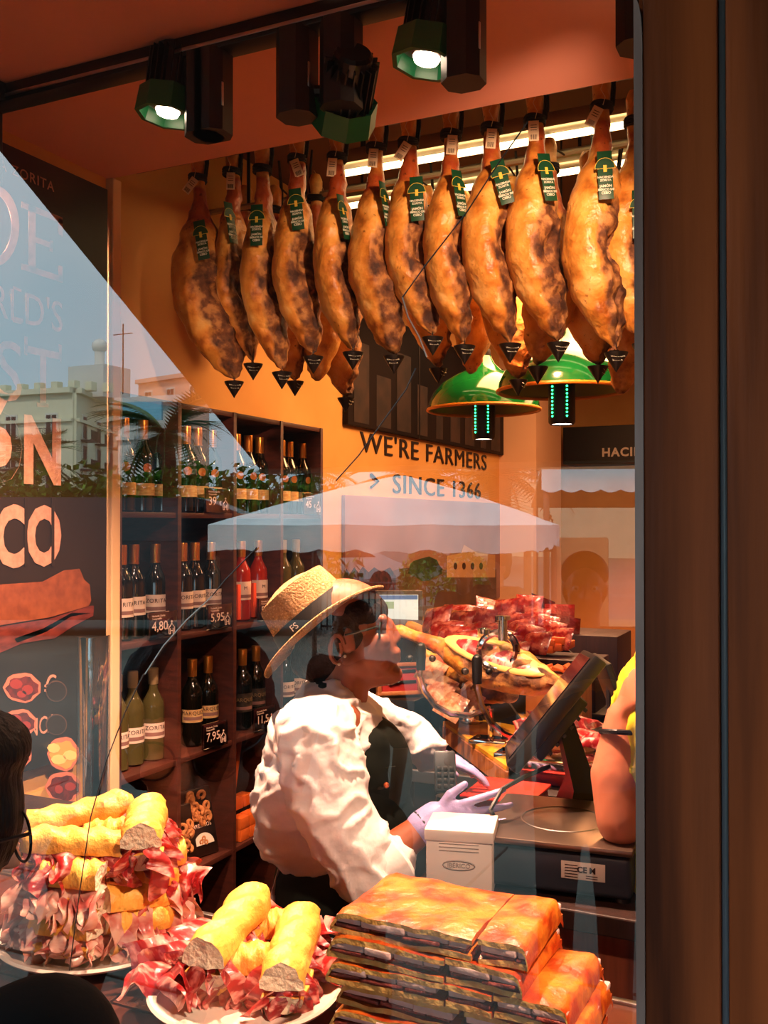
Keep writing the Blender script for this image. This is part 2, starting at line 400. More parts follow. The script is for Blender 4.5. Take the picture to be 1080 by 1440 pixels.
# unseen fill lamp added behind the post to brighten the front of the food
for lx, tx, pw, lab in ((.12, -.5, 85, 'small unseen fill lamp added behind the wooden post'),):
    p_ = Vector((lx, .10, 2.1 if lx > 0 else 3.0)); 
    t = thing('added_front_lamp', lab, 'lamp', p_); z = (Vector((tx, .25, 1.04)) - p_).normalized(); x, y = frame_of(z); M = Matrix(((x.x, y.x, z.x, p_.x), (x.y, y.y, z.y, p_.y), (x.z, y.z, z.z, p_.z), (0, 0, 0, 1)))
    bm = BM(); lathe(bm, [(0, -.06), (.03, -.06), (.036, .03), (.030, .03), (.028, .0), (0, .0)], 16, M); obj('shade', bm, m_blackm, t, True, True)
    bm = BM(); tube(bm, [p_, Vector((p_.x, .05, p_.z)), Vector((p_.x, .03, p_.z))], .01, 6); obj('arm', bm, m_blackm, t, True, True)
    light('SPOT', 'added_front_beam', M @ Vector((0, 0, .04)), pw, (1, .62, .42), (tx, .25, 1.04), .03, 66, .8)
# back-of-shop rails and strip lights above the hams
m_tube = mat('strip_light', (255, 214, 150), .4, emit=7)
m_alu = mat('aluminium_rail', (170, 158, 136), .35, .8)
for i, (v, lab) in enumerate(((171, 'upper strip light tube glowing behind the ham shanks'), (225, 'lower strip light tube glowing behind the ham shanks'))):
    h = 1.27; d = 1365*h/(735 - v); yy = d*1.0144 - .75
    t = thing('strip_light', lab, 'light', (-.7, yy, 1.6 + h)); xl = on_y(478, 230, yy).x
    bm = BM(); tube(bm, [(xl, yy, 1.6 + h), (.9, yy, 1.6 + h)], .012, 10); obj('glowing_tube', bm, m_tube, t, world=True)
    bm = BM(); bbox(bm, ((xl + .9)/2, yy, 1.6 + h + .05), (.9 - xl + .06, .06, .05), .004); obj('housing', bm, m_alu, t, world=True)
    for x in (xl + .1, -.2, .7):
        bm = BM(); tube(bm, [(x, yy, 1.6 + h + .06), (x, yy, 3.15)], .006, 6); obj('hanger', bm, m_blackm, t, world=True)
for i, (yy, z) in enumerate(((2.0, 2.86), (2.45, 2.84), (2.9, 2.78))):
    t = thing('hanging_rail', ('front', 'middle', 'rear')[i] + ' metal rail over the hams with hooks for the cords', 'rail', (-.8, yy, z))
    bm = BM(); tube(bm, [(-2.28, yy, z), (1.5, yy, z)], .012, 8); obj('bar', bm, m_alu if i else m_blackm, t, world=True)
    for x in (-2.1, -.9, .4):
        bm = BM(); tube(bm, [(x, yy, z), (x, yy, 3.15)], .007, 6); obj('hanger', bm, m_blackm, t, world=True)

# ================================================================== POSTER in the niche
PX = -2.012
m_poster = mat('poster_brown', (44, 30, 20), .35, col2=(36, 24, 17), scale=2)
m_pink = mat('poster_lettering', (196, 142, 120), .6, col2=(176, 124, 104), scale=60, stretch=(1, 1, 1))
pt0 = on_x(155, 266, PX + .03)
poster = thing('menu_poster', 'tall dark brown menu board with pale lettering on the left cheek of the window', 'poster', (PX, pt0.y - .4, CZ))
bm = BM(); bbox(bm, (PX + .011, pt0.y - .60, (pt0.z + CZ)/2), (.02, 1.2, pt0.z - CZ), .002); obj('board', bm, m_poster, poster, world=True)
PF = PX + .0225
def plane_pts(pts): return [((lambda p: (p.y, p.z))(on_x(u, v, PF))) for u, v in pts]
PM = Matrix(((0, 0, 1, PF), (1, 0, 0, 0), (0, 1, 0, 0), (0, 0, 0, 1)))
def pshape(name, pts, m, th=.0006): 
    bm = BM(); prism(bm, plane_pts(pts), PM, th); return obj(name, bm, m, poster, False, True)
def ptext(s, u, v, vtop, align='RIGHT', space=1.0, bold=0, xs=1.0, m=None, name='lettering'):
    p = on_x(u, v, PF); q = on_x(u, vtop, PF); size = (q.z - p.z) / .72
    bm = BM(); t = text_bm(s, size, .0006, align, space, bold)
    add(bm, t, basis((PF, p.y, p.z), *LW) @ Matrix.Diagonal((xs, 1, 1, 1))); return obj(name, bm, m or m_pink, poster, False, True)
def serif(u0, u1, v, th=6): pshape('serif', [(u0, v), (u1, v + (u1-u0)*.42*(435-v)/435), (u1, v + th + (u1-u0)*.42*(435-v)/435), (u0, v + th)], m_pink)
ptext('HACIENDA ZORITA', 76, 270, 256, space=1.15)
for q in ([(40, 287), (50, 291), (50, 381), (40, 377)], [(30, 283), (88, 306), (88, 315), (30, 292)], [(82, 306), (88, 309), (88, 333), (82, 329)], [(50, 333), (74, 342), (74, 350), (50, 341)],
          [(70, 337), (74, 339), (74, 355), (70, 353)], [(30, 370), (88, 389), (88, 398), (30, 379)], [(82, 373), (88, 375), (88, 396), (82, 394)]): pshape('lettering', q, m_pink)
pshape('lettering', [(-10 + 37*math.sin(a), 318 - 58*math.cos(a)) for a in [PI*k/14 for k in range(15)]] + [(-10 + 26*math.sin(a), 318 - 45*math.cos(a)) for a in [PI*(14-k)/14 for k in range(15)]], m_pink)
# slab serifs of the big letters
def pquad(pts, name='serif'): pshape(name, pts, m_pink)
ptext("WORLD'S", 89, 468, 424, xs=.86)
pquad([(18, 402), (30, 407), (30, 411), (18, 406)]); pquad([(18, 449), (30, 452), (30, 456), (18, 453)])
ptext('BEST', 86, 574, 492, xs=1.0)
pquad([(34, 472), (39, 474), (38, 500), (34, 498)]); pquad([(82, 484), (87, 486), (86, 510), (83, 506)]); pquad([(52, 566), (68, 568), (68, 573), (52, 572)])
ptext('JAMÓN', 88, 678, 590, bold=.010, xs=.78, space=1.0)
ptext('IBÉRICO', 86, 790, 712, bold=.009, xs=.72, space=1.0)
for uu in (34, 72): pshape('stencil_gap', [(uu, 700), (uu + 4, 700), (uu + 4, 796), (uu, 796)], m_poster, .0016)
# printed sandwich
m_pbread = mat('printed_bread', (140, 74, 42), .5, col2=(116, 56, 30), scale=30)
m_pham = mat('printed_ham', (116, 48, 40), .5, col2=(84, 28, 24), scale=25, stretch=(1, 1, 3))
pshape('printed_bread', [(-60, 830), (0, 822), (60, 818), (90, 802), (112, 800), (118, 815), (126, 822), (128, 845), (125, 852), (70, 868), (20, 876), (-60, 890)], m_pbread)
pshape('printed_ham', [(-60, 892), (20, 878), (70, 870), (126, 852), (132, 852), (131, 866), (104, 880), (76, 898), (58, 900), (30, 905), (0, 918), (-60, 940)], m_pham)
pshape('printed_fat_streak', [(20, 898), (60, 884), (100, 862), (128, 862), (100, 867), (64, 889), (24, 904)], mat('printed_fat', (190, 120, 96), .5))
# round printed dishes with a price column
m_prim = mat('printed_rim', (206, 120, 96), .5); m_pmeat = mat('printed_meat', (110, 26, 22), .5, col2=(60, 14, 14), scale=45)
m_pcheese = mat('printed_cheese', (226, 166, 84), .5)
def circ(u, v, ru, rv, n=18, j=0.0): return [(u + ru*math.cos(2*PI*k/n)*(1 + j*math.sin(k*2.3)), v + rv*math.sin(2*PI*k/n)*(1 + j*math.cos(k*1.7))) for k in range(n)]
for k, (u, v, ru, rv, mm) in enumerate(((31, 967, 26, 21, m_pmeat), (28, 1017, 23, 20, m_pmeat), (20, 1062, 24, 21, m_pmeat), (89, 1060, 22, 24, m_pcheese), (89, 1107, 25, 22, m_pmeat))):
    pshape('printed_dish', circ(u, v, ru, rv, j=.05), m_prim, .0008); pshape('printed_food', circ(u, v + 1, ru*.84, rv*.8, j=.12), mm, .0014)
for (u, v, w, h) in ((75, 1052, 9, 7), (82, 1068, 11, 7), (98, 1062, 10, 7)):
    pshape('printed_slice', circ(u, v, w, h, 8), mat('printed_cheese_light', (246, 208, 130), .5), .002)
for (u, v, w, h) in ((22, 962, 9, 7), (38, 970, 8, 7), (30, 976, 7, 5), (22, 1012, 8, 7), (36, 1020, 7, 6), (82, 1110, 6, 6), (98, 1106, 8, 6)):
    pshape('printed_slice', circ(u, v, w, h, 9), mat('printed_sausage', (150, 44, 34), .5), .002)
ptext('€', 81, 980, 948, xs=.9); ptext('BLANCA', 79, 1027, 1002, xs=.7)
for v in (972, 1019): pshape('price_ring', circ(79, v, 15, 15), mat('printed_ring', (90, 60, 44), .5)); pshape('price_disc', circ(79, v, 13.5, 13.5), m_poster, .0014)

# acrylic leaflet stand in front of the poster
m_acry = glass_mat('acrylic', (.93, .95, .93), .06, 3.0)
a1 = on_z(116, 1118, CZ + .01)
t = thing('acrylic_holder', 'tall clear acrylic stand in front of the menu board', 'holder', (-1.74, 1.0, CZ))
c1 = on_y(108, 1100, .95); c2 = on_y(128, 1100, .95); zt = on_y(116, 896, .95).z
bm = BM(); bbox(bm, ((c1.x+c2.x)/2, .95, (zt + CZ)/2), (c2.x - c1.x, .004, zt - CZ), .0015); obj('front_panel', bm, m_acry, t, world=True)
bm = BM(); bbox(bm, (c2.x, .98, (zt + CZ)/2), (.004, .06, zt - CZ), .0015); obj('side_panel', bm, m_acry, t, world=True)
bm = BM(); bbox(bm, ((c1.x+c2.x)/2, .98, CZ - .003), (.16, .12, .006), .002); obj('foot', bm, m_acry, t, world=True)
bm = BM(); bbox(bm, (-1.72, .85, CZ - .02), (.55, .45, .02), .003); sh = obj('side_shelf', bm, m_dwood); tag(sh, 'dark wooden side shelf under the acrylic stand by the menu board', 'shelf')

# ================================================================== WINE SHELF
SX = -2.0
cols = [on_x(u, 700, SX).y for u in (168, 252, 330, 396, 452)]
rows = [on_x(330, v, SX).z for v in (580, 722, 880, 1040, 1193, 1340)]
m_shelf = mat('shelf_wood', (86, 39, 28), .5, col2=(62, 27, 20), scale=5, stretch=(3, 1, 12), bump=.08)
m_shelfb = mat('shelf_back', (30, 16, 12), .7)
unit = thing('wine_shelf', 'dark brown open shelf unit along the left wall filled with wine bottles', 'shelf', (WX + .15, (cols[0]+cols[-1])/2, 0))
bm = BM(); box(bm, (WX + .006, (cols[0]+cols[-1])/2, rows[0]/2), (.01, cols[-1]-cols[0], rows[0])); obj('back_panel', bm, m_shelfb, unit, world=True)
for y in cols:
    bm = BM(); bbox(bm, ((WX+SX)/2 + .005, y, rows[0]/2), (SX - WX - .005, .02, rows[0]), .0015); obj('upright', bm, m_shelf, unit, world=True)
for z in rows:
    for a, b in zip(cols, cols[1:]):
        bm = BM(); bbox(bm, ((WX+SX)/2 + .004, (a+b)/2, z - .009), (SX - WX - .012, b - a - .02, .018), .0015); obj('shelf_board', bm, m_shelf, unit, world=True)

def bottle_proto(name, label, glass, cap, lab_m, lab_z, txt=None, txt_m=None, h=.30, r=.0375, medal=None, white=False, band=None):
    t = thing(name, label, 'bottle')
    s = h / .30
    bm = BM(); lathe(bm, [(0, .002), (r*.8, 0), (r, .006), (r, .175*s), (r*.93, .195*s), (r*.6, .218*s), (.0155, .235*s), (.0145, .292*s), (.0165, .294*s), (.0165, .30*s), (0, .30*s)], 22)
    obj('glass', bm, glass, t)
    bm = BM(); lathe(bm, [(.0165, .243*s if not white else .25*s), (.0172, .262*s), (.0178, .30*s), (.017, .3035*s), (0, .304*s)], 16); obj('capsule', bm, cap, t)
    if band:
        bm = BM(); lathe(bm, [(.0175, .240*s), (.0175, .245*s)], 16); obj('neck_ring', bm, band, t)
    z0, z1 = lab_z
    bm = BM(); grid(bm, 14, 1, lambda a, b: Vector(((r+.0006)*math.cos((a-.5)*2.6), (r+.0006)*math.sin((a-.5)*2.6), z0 + b*(z1-z0)))); obj('label', bm, lab_m, t)
    if txt:
        tb = text_bm(txt, .019, .0003, 'CENTER', 1.1)
        for v in tb.verts:
            a = v.co.x / r; rr = r + .0012 + v.co.z; v.co = Vector((rr*math.cos(a), rr*math.sin(a), (z0+z1)/2 + .004 + v.co.y))
        obj('label_print', tb, txt_m, t, False)
        bm = BM(); grid(bm, 8, 1, lambda a, b: Vector(((r+.001)*math.cos((a-.5)*2.0), (r+.001)*math.sin((a-.5)*2.0), z0 + .008 + b*.012))); obj('label_band', bm, mat('label_grey', (150, 110, 104), .6), t)
    if medal:
        def fm(a, b):
            q = 2*PI*a; rr = .015*b; yy = rr*math.cos(q)/r; return Vector(((r+.001)*math.cos(yy), (r+.001)*math.sin(yy), .145 + rr*math.sin(q)))
        bm = BM(); grid(bm, 14, 2, fm, True); obj('medallion', bm, medal, t)
    return t
g_red = mat('dark_wine_glass', (10, 12, 8), .06, coat=.5, spec=.8)
g_white = mat('pale_wine_glass', (84, 78, 44), .08, coat=.5, spec=.7)
g_rose = mat('rose_wine_glass', (170, 38, 22), .08, coat=.5)
c_gold = mat('gold_foil', (222, 148, 62), .28, .8); c_black = mat('black_foil', (20, 16, 16), .4)
c_white = mat('cream_foil', (156, 132, 92), .5)
l_cream = mat('cream_label', (240, 208, 150), .55, col2=(216, 160, 96), scale=40, stretch=(1, 1, 4))
l_white = mat('white_label', (246, 224, 208), .55); l_black = mat('black_label', (24, 20, 20), .5, col2=(70, 60, 50), scale=70)
m_ink = mat('label_ink', (60, 34, 30), .6); m_medal = mat('bronze_medal', (186, 110, 60), .4, .5)
PROTO = {
 'a': lambda l: bottle_proto('wine_bottle', l, g_red, c_gold, l_cream, (.055, .095), None, medal=m_medal, band=c_gold),
 'b': lambda l: bottle_proto('wine_bottle', l, g_red, c_gold, l_white, (.075, .135), 'ZORITA', m_ink, band=c_gold),
 'c': lambda l: bottle_proto('wine_bottle', l, g_rose, c_gold, l_white, (.08, .15), 'M', m_ink),
 'd': lambda l: bottle_proto('wine_bottle', l, g_white, c_white, l_white, (.075, .125), 'ZORITA', m_ink, white=True),
 'e': lambda l: bottle_proto('wine_bottle', l, g_red, c_gold, l_cream, (.085, .13), 'MARQUÉS', m_ink),
 'f': lambda l: bottle_proto('wine_bottle', l, g_red, c_gold, l_black, (.07, .14), 'MARQUÉS', c_white, medal=None)}
NTH = ['first', 'second', 'third', 'fourth']
rowname = ['top', 'second', 'third', 'fourth']; colname = ['leftmost', 'second', 'third', 'rightmost']
desc = {'a': 'gold capped dark wine bottle with low cream label', 'b': 'gold capped dark wine bottle with white lettered label', 'c': 'rosé wine bottle with white label',
        'd': 'pale white wine bottle with lettered label', 'e': 'dark wine bottle with small cream label', 'f': 'dark wine bottle with black label'}
made = {}
SHELF = [  # kind, row, col, pixel columns of the bottles
 ('a', 0, 0, (180, 205, 232)), ('a', 0, 1, (262, 279, 301)), ('a', 0, 2, (336, 351, 369)), ('a', 0, 3, (399, 412, 427)),
 ('b', 1, 0, (172, 194, 222)), ('b', 1, 1, (261, 278, 299)), ('c', 1, 2, (343, 366)), ('d', 1, 3, (403, 420)),
 ('d', 2, 0, (170, 194, 218)), ('e', 2, 1, (275, 296)), ('f', 2, 2, (342, 365)), ('b', 2, 3, (403, 422))]
for kind, r, c, us in SHELF:
    for k, u in enumerate(us):
        lab = '%s, %s from left, %s row, %s column' % (desc[kind], NTH[k], rowname[r], colname[c])
        p = on_x(u, 700, SX - .075); loc = Vector((SX - .075 - rnd.uniform(0, .02), p.y, rows[r+1] + .0005)); rot = (0, 0, math.radians(-32) + rnd.uniform(-.25, .25))
        if kind not in made: o = PROTO[kind](lab); made[kind] = o; o.location = loc; o.rotation_euler = rot
        else: o = copy_thing(made[kind], loc, rot, lab)
        o['group'] = 'wine bottles on the shelf unit'
# boxed bottles behind the top row
m_navy = mat('navy_box', (26, 22, 34), .5)
for c, us in enumerate(((188, 216), (266, 290), (334, 358), (400, 418))):
    for k, u in enumerate(us):
        p = on_x(u, 700, SX - .21); o = thing('gift_box', 'dark gift box with bronze seal behind top row bottles, %s box, %s column' % (NTH[k], colname[c]), 'box', (SX - .22, p.y, rows[1]), group='gift boxes behind the top bottles')
        bm = BM(); bbox(bm, (0, 0, .158), (.09, .088, .315), .002); obj('carton', bm, m_navy, o)
        bm = BM(); lathe(bm, [(.026, 0), (.026, .001), (0, .001)], 16, Matrix.Translation((.045, 0, .255)) @ Matrix.Rotation(PI/2, 4, 'Y')); obj('seal', bm, m_medal, o)
        bm = BM(); lathe(bm, [(.02, 0), (.02, .0015), (0, .0015)], 16, Matrix.Translation((.045, 0, .255)) @ Matrix.Rotation(PI/2, 4, 'Y')); obj('seal_face', bm, m_navy, o)
# orange slabs beside the rosé
m_slabp = mat('coral_card', (240, 84, 48), .5)
for k, (u, r) in enumerate(((334, 1), (356, 1))):
    p = on_x(u, 700, SX - .02); bm = BM(); bbox(bm, (0, 0, .08), (.012, .02, .13), .001); o = obj('bottle_tag', bm, m_slabp); o.location = (SX - .03, p.y + .02, rows[2] - .01 + .01)
    tag(o, '%s coral red card strip between the rosé bottles' % ('left' if k == 0 else 'right'), 'card')
# price cards
m_card = mat('maroon_card', (96, 40, 44), .45); m_print = mat('card_print', (250, 214, 196), .6)
def price_card(text, u, v, r, c):
    p = on_x(u, v, SX + .012); w, h = .125, .088
    z0 = rows[r+1]
    t = thing('price_card', 'maroon acrylic price card reading %s on the %s row, %s column' % (text, rowname[r], colname[c]), 'price card', (SX + .004, p.y, z0))
    t.rotation_euler = (0, 0, math.radians(-6))
    bm = BM(); bbox(bm, (0, 0, h/2), (.012, w, h), .002); obj('acrylic_block', bm, m_acry, t)
    bm = BM(); bbox(bm, (-.001, 0, h/2), (.004, w - .008, h - .008), .0005); obj('card', bm, m_card, t)
    bm = BM(); text_on(bm, text, .042, (.0066, -w*.42, h*.32), *LW, ext=.0003); text_on(bm, '€', .020, (.0066, -.004 + len(text)*.004, h*.32), *LW, ext=.0003); obj('price_print', bm, m_print, t, False)
    bm = BM(); text_on(bm, 'Hacienda Zorita', .009, (.0066, -w*.42, h*.82), *LW, ext=.0003); text_on(bm, 'Tempranillo', .009, (.0066, -w*.42, h*.72), *LW, ext=.0003); obj('small_print', bm, m_print, t, False)
    bm = BM(); y0 = w*.30; zz = .012
    for pts in ([(-.013, 0), (-.013, .02), (-.006, .027), (0, .034), (.006, .027), (.013, .02), (.013, 0)], [(-.006, 0), (-.006, .018)], [(.006, 0), (.006, .018)], [(-.006, .010), (.006, .010)], [(0, .034), (0, .044)], [(-.004, .040), (.004, .040)], [(-.013, 0), (-.006, 0)], [(.006, 0), (.013, 0)]):
        tube(bm, [(.0066, y0 + a, zz + b) for a, b in pts], .0014, 4)
    obj('emblem', bm, m_print, t, False)
    return t
for a in (('39', 308, 705, 0, 1), ('45', 441, 716, 0, 3), ('4,80', 231, 870, 1, 0), ('5,95', 311, 862, 1, 1), ('5,95', 380, 856, 1, 2), ('7,95', 305, 1016, 2, 1), ('11,5', 374, 1000, 2, 2)): price_card(*a)
# ================================================================== HAMS
def ham_mat():
    m = bpy.data.materials.new('cured_ham'); m.use_nodes = True; N = m.node_tree.nodes; L = m.node_tree.links; b = N['Principled BSDF']
    at = N.new('ShaderNodeAttribute'); at.attribute_name = 'meat'
    tc = N.new('ShaderNodeTexCoord')
    def nz(s, d=5):
        n = N.new('ShaderNodeTexNoise'); n.inputs['Scale'].default_value = s; n.inputs['Detail'].default_value = d; L.new(tc.outputs['Object'], n.inputs[0]); return n
    def ramp(src, els):
        r = N.new('ShaderNodeValToRGB'); e = r.color_ramp.elements
        e[0].position, e[0].color = els[0][0], lin(els[0][1]); e[1].position, e[1].color = els[-1][0], lin(els[-1][1])
        for p, c in els[1:-1]: q = e.new(p); q.color = lin(c)
        L.new(src, r.inputs[0]); return r.outputs[0]
    def mixc(f, a, b_):
        x = N.new('ShaderNodeMix'); x.data_type = 'RGBA'; L.new(f, x.inputs[0]); L.new(a, x.inputs[6]); L.new(b_, x.inputs[7]); return x.outputs[2]
    fat = ramp(nz(14).outputs[0], [(.3, (150, 84, 28)), (.42, (208, 136, 52)), (.56, (232, 168, 78)), (.74, (240, 196, 120))])
    meat = ramp(nz(26, 8).outputs[0], [(.34, (60, 32, 15)), (.5, (112, 68, 32)), (.62, (176, 124, 66))])
    shank = ramp(nz(10).outputs[0], [(.35, (150, 56, 22)), (.6, (196, 100, 44))])
    ad = N.new('ShaderNodeMath'); ad.operation = 'ADD'; L.new(at.outputs['Color'], ad.inputs[0])
    s = N.new('ShaderNodeSeparateColor'); L.new(at.outputs['Color'], s.inputs[0])
    ma = N.new('ShaderNodeMath'); ma.operation = 'MULTIPLY_ADD'; L.new(nz(18, 6).outputs[0], ma.inputs[0]); ma.inputs[1].default_value = .8; L.new(s.outputs[0], ma.inputs[2])
    f = ramp(ma.outputs[0], [(.78, (0, 0, 0)), (1.0, (255, 255, 255))])
    c = mixc(f, fat, meat)
    mb = N.new('ShaderNodeMath'); mb.operation = 'MULTIPLY_ADD'; L.new(nz(30, 6).outputs[0], mb.inputs[0]); mb.inputs[1].default_value = .5; L.new(s.outputs[1], mb.inputs[2])
    f2 = ramp(mb.outputs[0], [(.6, (0, 0, 0)), (.85, (255, 255, 255))])
    c = mixc(f2, c, shank)
    # moulds and dark spots of the rind
    sp = ramp(nz(55, 3).outputs[0], [(.66, (255, 255, 255)), (.74, (120, 96, 70))])
    mm = N.new('ShaderNodeMix'); mm.data_type = 'RGBA'; mm.blend_type = 'MULTIPLY'; mm.inputs[0].default_value = .8; L.new(c, mm.inputs[6]); L.new(sp, mm.inputs[7])
    L.new(mm.outputs[2], b.inputs['Base Color'])
    rr = N.new('ShaderNodeMapRange'); rr.inputs[3].default_value = .34; rr.inputs[4].default_value = .75; L.new(f, rr.inputs[0]); L.new(rr.outputs[0], b.inputs['Roughness'])
    bp = N.new('ShaderNodeBump'); bp.inputs['Strength'].default_value = .8; bp.inputs['Distance'].default_value = .009
    L.new(nz(38, 8).outputs[0], bp.inputs['Height']); L.new(bp.outputs[0], b.inputs['Normal'])
    b.inputs['Subsurface Weight'].default_value = .08; b.inputs['Subsurface Radius'].default_value = (1, .5, .2); b.inputs['Subsurface Scale'].default_value = .01
    return m
m_ham = ham_mat()
def interp(t, tab):
    for (a, x), (b, y) in zip(tab, tab[1:]):
        if t <= b:
            s = (t - a) / (b - a); s = s*s*(3 - 2*s); return x + (y - x)*s
    return tab[-1][1]
HW = [(0, .017), (.03, .027), (.08, .023), (.13, .021), (.2, .023), (.28, .032), (.38, .058), (.48, .076), (.58, .085), (.68, .087), (.78, .080), (.87, .064), (.94, .044), (.985, .022), (1, .005)]
HD = [(0, .018), (.03, .026), (.08, .024), (.13, .022), (.2, .028), (.28, .040), (.38, .070), (.5, .095), (.62, .105), (.74, .095), (.85, .066), (.94, .036), (.985, .018), (1, .004)]
HC = [(0, .0), (.1, .0), (.2, .003), (.35, -.004), (.5, -.010), (.65, -.006), (.8, .016), (.92, .042), (1, .060)]
def ham_mesh(seed, L=.76, wide=1.0, cavity=1.0, nv=60, nu=40, dsc=1.0):
    r = random.Random(seed); o = Vector((r.uniform(0, 50), r.uniform(0, 50), r.uniform(0, 50)))
    a0 = r.uniform(-.45, -.05)            # where the meat side looks
    bm = BM(); meat = {}
    cav_t = r.uniform(.60, .68)
    lay = bm.verts.layers.float_color.new('meat')
    rings = []
    for j in range(nv + 1):
        t = j / nv; w = interp(t, HW) * (wide if t > .25 or dsc < .9 else 1); d = interp(t, HD)*dsc; c = interp(t, HC) * wide
        ring = []
        for i in range(nu):
            a = 2*PI*i/nu
            p = Vector((c + w*math.cos(a), d*math.sin(a), -t*L))
            n = Vector((math.cos(a), math.sin(a), 0))
            da = abs((a - (-PI/2 + a0 + 1.15) + PI) % (2*PI) - PI)          # angle from the meat face
            ms = max(0, 1 - da/1.35) * max(0, min(1, (t - .40)/.16)) * 1.0
            ms = ms + .45*max(0, (t - .88)/.12)
            nn = noise.noise(p*11 + o) ; nf = 1 - abs(noise.noise(Vector((p.x*34, p.y*34, p.z*16)) + o)*2); n2 = noise.noise(p*30 + o); n3 = noise.noise(p*70 + o)
            amp = min(1, t*4 + .25)
            disp = amp*(.007*nn + .0035*n2 + .0015*n3)
            mf = min(1, ms*1.4)
            if mf > 0:
                disp += mf*(.009*n2 + .0045*n3 + .007*nf) - .016*mf*cavity*cavity
                cc = math.exp(-((t - cav_t)/.055)**2 - ((da)/.42)**2); disp -= .038*cc*cavity
                ridge = math.exp(-((t - cav_t + .10)/.03)**2 - (da/.7)**2); disp += .010*ridge
            v = bm.verts.new(p + n*disp)
            sk = max(0, min(1, (t - .12)/.06)) * max(0, min(1, (.40 - t)/.10)) * (.7 + .5*nn)
            v[lay] = (min(1, ms*1.25 + (.25 if t < .08 else 0)), sk, 0, 1); ring.append(v)
        rings.append(ring)
    for a, b in zip(rings, rings[1:]):
        for i in range(nu): bm.faces.new([a[i], a[(i+1) % nu], b[(i+1) % nu], b[i]])
    bm.faces.new(rings[0]); bm.faces.new(rings[-1][::-1])
    return mesh('ham_body', bm, m_ham)
m_rope = mat('black_cord', (18, 14, 12), .8, bump=.5, bscale=200)
m_string = mat('pale_string', (220, 190, 140), .8)
m_tag = mat('paper_tag', (244, 222, 176), .6); m_tagink = mat('tag_ink', (70, 54, 44), .7)
m_gcard = mat('green_card', (8, 66, 36), .45); m_cardline = mat('card_gold', (226, 196, 70), .5); m_cardw = mat('card_white', (216, 222, 196), .6)
m_cup = mat('drip_cup_black', (20, 18, 17), .35)
# shared part meshes
def rope_me():
    bm = BM()
    for k in range(3):
        z = -.085 - k*.0085; tube(bm, [Vector(((.0285)*math.cos(q), .029*math.sin(q), z + .002*math.sin(q*2 + k))) for q in [2*PI*i/18 for i in range(19)]], .0052, 6)
    return mesh('cord', bm, m_rope)
ROPE = rope_me()
def strand_me():
    bm = BM(); tube(bm, [(.026, -.004, -.09), (.03, 0, -.04), (.028, 0, .02), (.02, 0, .1)], .004, 6); tube(bm, [(.032, -.004, -.09), (.037, 0, -.04), (.033, 0, .02), (.022, 0, .1)], .004, 6)
    return mesh('hanging_cord', bm, m_rope)
STRAND = strand_me()
def tagmesh():
    bm = BM(); bbox(bm, (0, 0, -.034), (.030, .0012, .058), .0005); return mesh('paper_tag', bm, m_tag)
TAG = tagmesh()
def tagink():
    bm = BM()
    for k in range(7): box(bm, (-.009 + k*.003, -.0009, -.052), (.0012 + .0008*(k % 2), .0006, .014))
    for k in range(3): box(bm, (0, -.0009, -.018 - k*.007), (.018, .0006, .0018))
    return mesh('tag_print', bm, m_tagink, False)
TAGI = tagink()
STR = (lambda bm: (tube(bm, [(.0, 0, 0), (.006, -.004, .02), (-.006, .0, .045), (.015, .004, .10), (.05, .0, .14)], .0012, 5), mesh('string', bm, m_string))[1])(BM())
def card_me():
    bm = BM(); bbox(bm, (0, 0, -.07), (.040, .0015, .14), .0007); return mesh('green_card', bm, m_gcard)
CARD = card_me()
def card_art():
    bm = BM(); pr = [(-.028, -.052)] + [(.028*math.cos(q)*-1, -.052 + .032*math.sin(q)) for q in [PI*k/12 for k in range(1, 12)]] + [(.028, -.052)]
    pr2 = [(x*.94, (z + .052)*.94 - .0525) for x, z in pr]
    prism(bm, pr, Matrix(((1, 0, 0, 0), (0, 0, -1, -.0008), (0, 1, 0, 0), (0, 0, 0, 1))), .0006)
    return mesh('cap_outline', bm, m_cardline, False)
def card_art2():
    bm = BM(); pr2 = [(-.0262, -.0505)] + [(-.0262*math.cos(q), -.0505 + .029*math.sin(q)) for q in [PI*k/12 for k in range(1, 12)]] + [(.0262, -.0505)]
    prism(bm, pr2, Matrix(((1, 0, 0, 0), (0, 0, -1, -.0012), (0, 1, 0, 0), (0, 0, 0, 1))), .0006); return mesh('cap_fill', bm, m_gcard, False)
def card_art3():
    bm = BM(); box(bm, (0, -.0022, -.052), (.009, .001, .02)); return mesh('yellow_mark', bm, m_cardline, False)
def card_txt():
    bm = BM(); 
    for s, z, sz in (('HACIENDA', -.079, .0085), ('ZORITA', -.088, .0085), ('JAMÓN', -.105, .010), ('IBÉRICO DE', -.115, .0085), ('CEBO', -.125, .010)):
        text_on(bm, s, sz, (0, -.0014, z), *FW, ext=.0002, align='CENTER', bold=.0003)
    return mesh('card_lettering', bm, m_cardw, False)
ART = [card_art(), card_art2(), card_art3(), card_txt()]
def cup_me():
    bm = BM(); lathe(bm, [(.0005, -.062), (.032, -.012), (.034, -.006), (.031, -.006), (.001, -.056)], 18); 
    return mesh('drip_cup', bm, m_cup)
CUP = cup_me()
STEM = (lambda bm: (tube(bm, [(0, 0, .03), (0, 0, -.055)], .0022, 6), mesh('pin', bm, m_cup))[1])(BM())
CUPT = (lambda bm: (text_on(bm, 'HACIENDA', .008, (0, -.0262, -.022), (1, 0, 0), (0, .50, .86), ext=.0003, align='CENTER'), text_on(bm, 'ZORITA', .008, (0, -.0205, -.032), (1, 0, 0), (0, .50, .86), ext=.0003, align='CENTER'), mesh('cup_lettering', bm, m_cardw, False))[2])(BM())
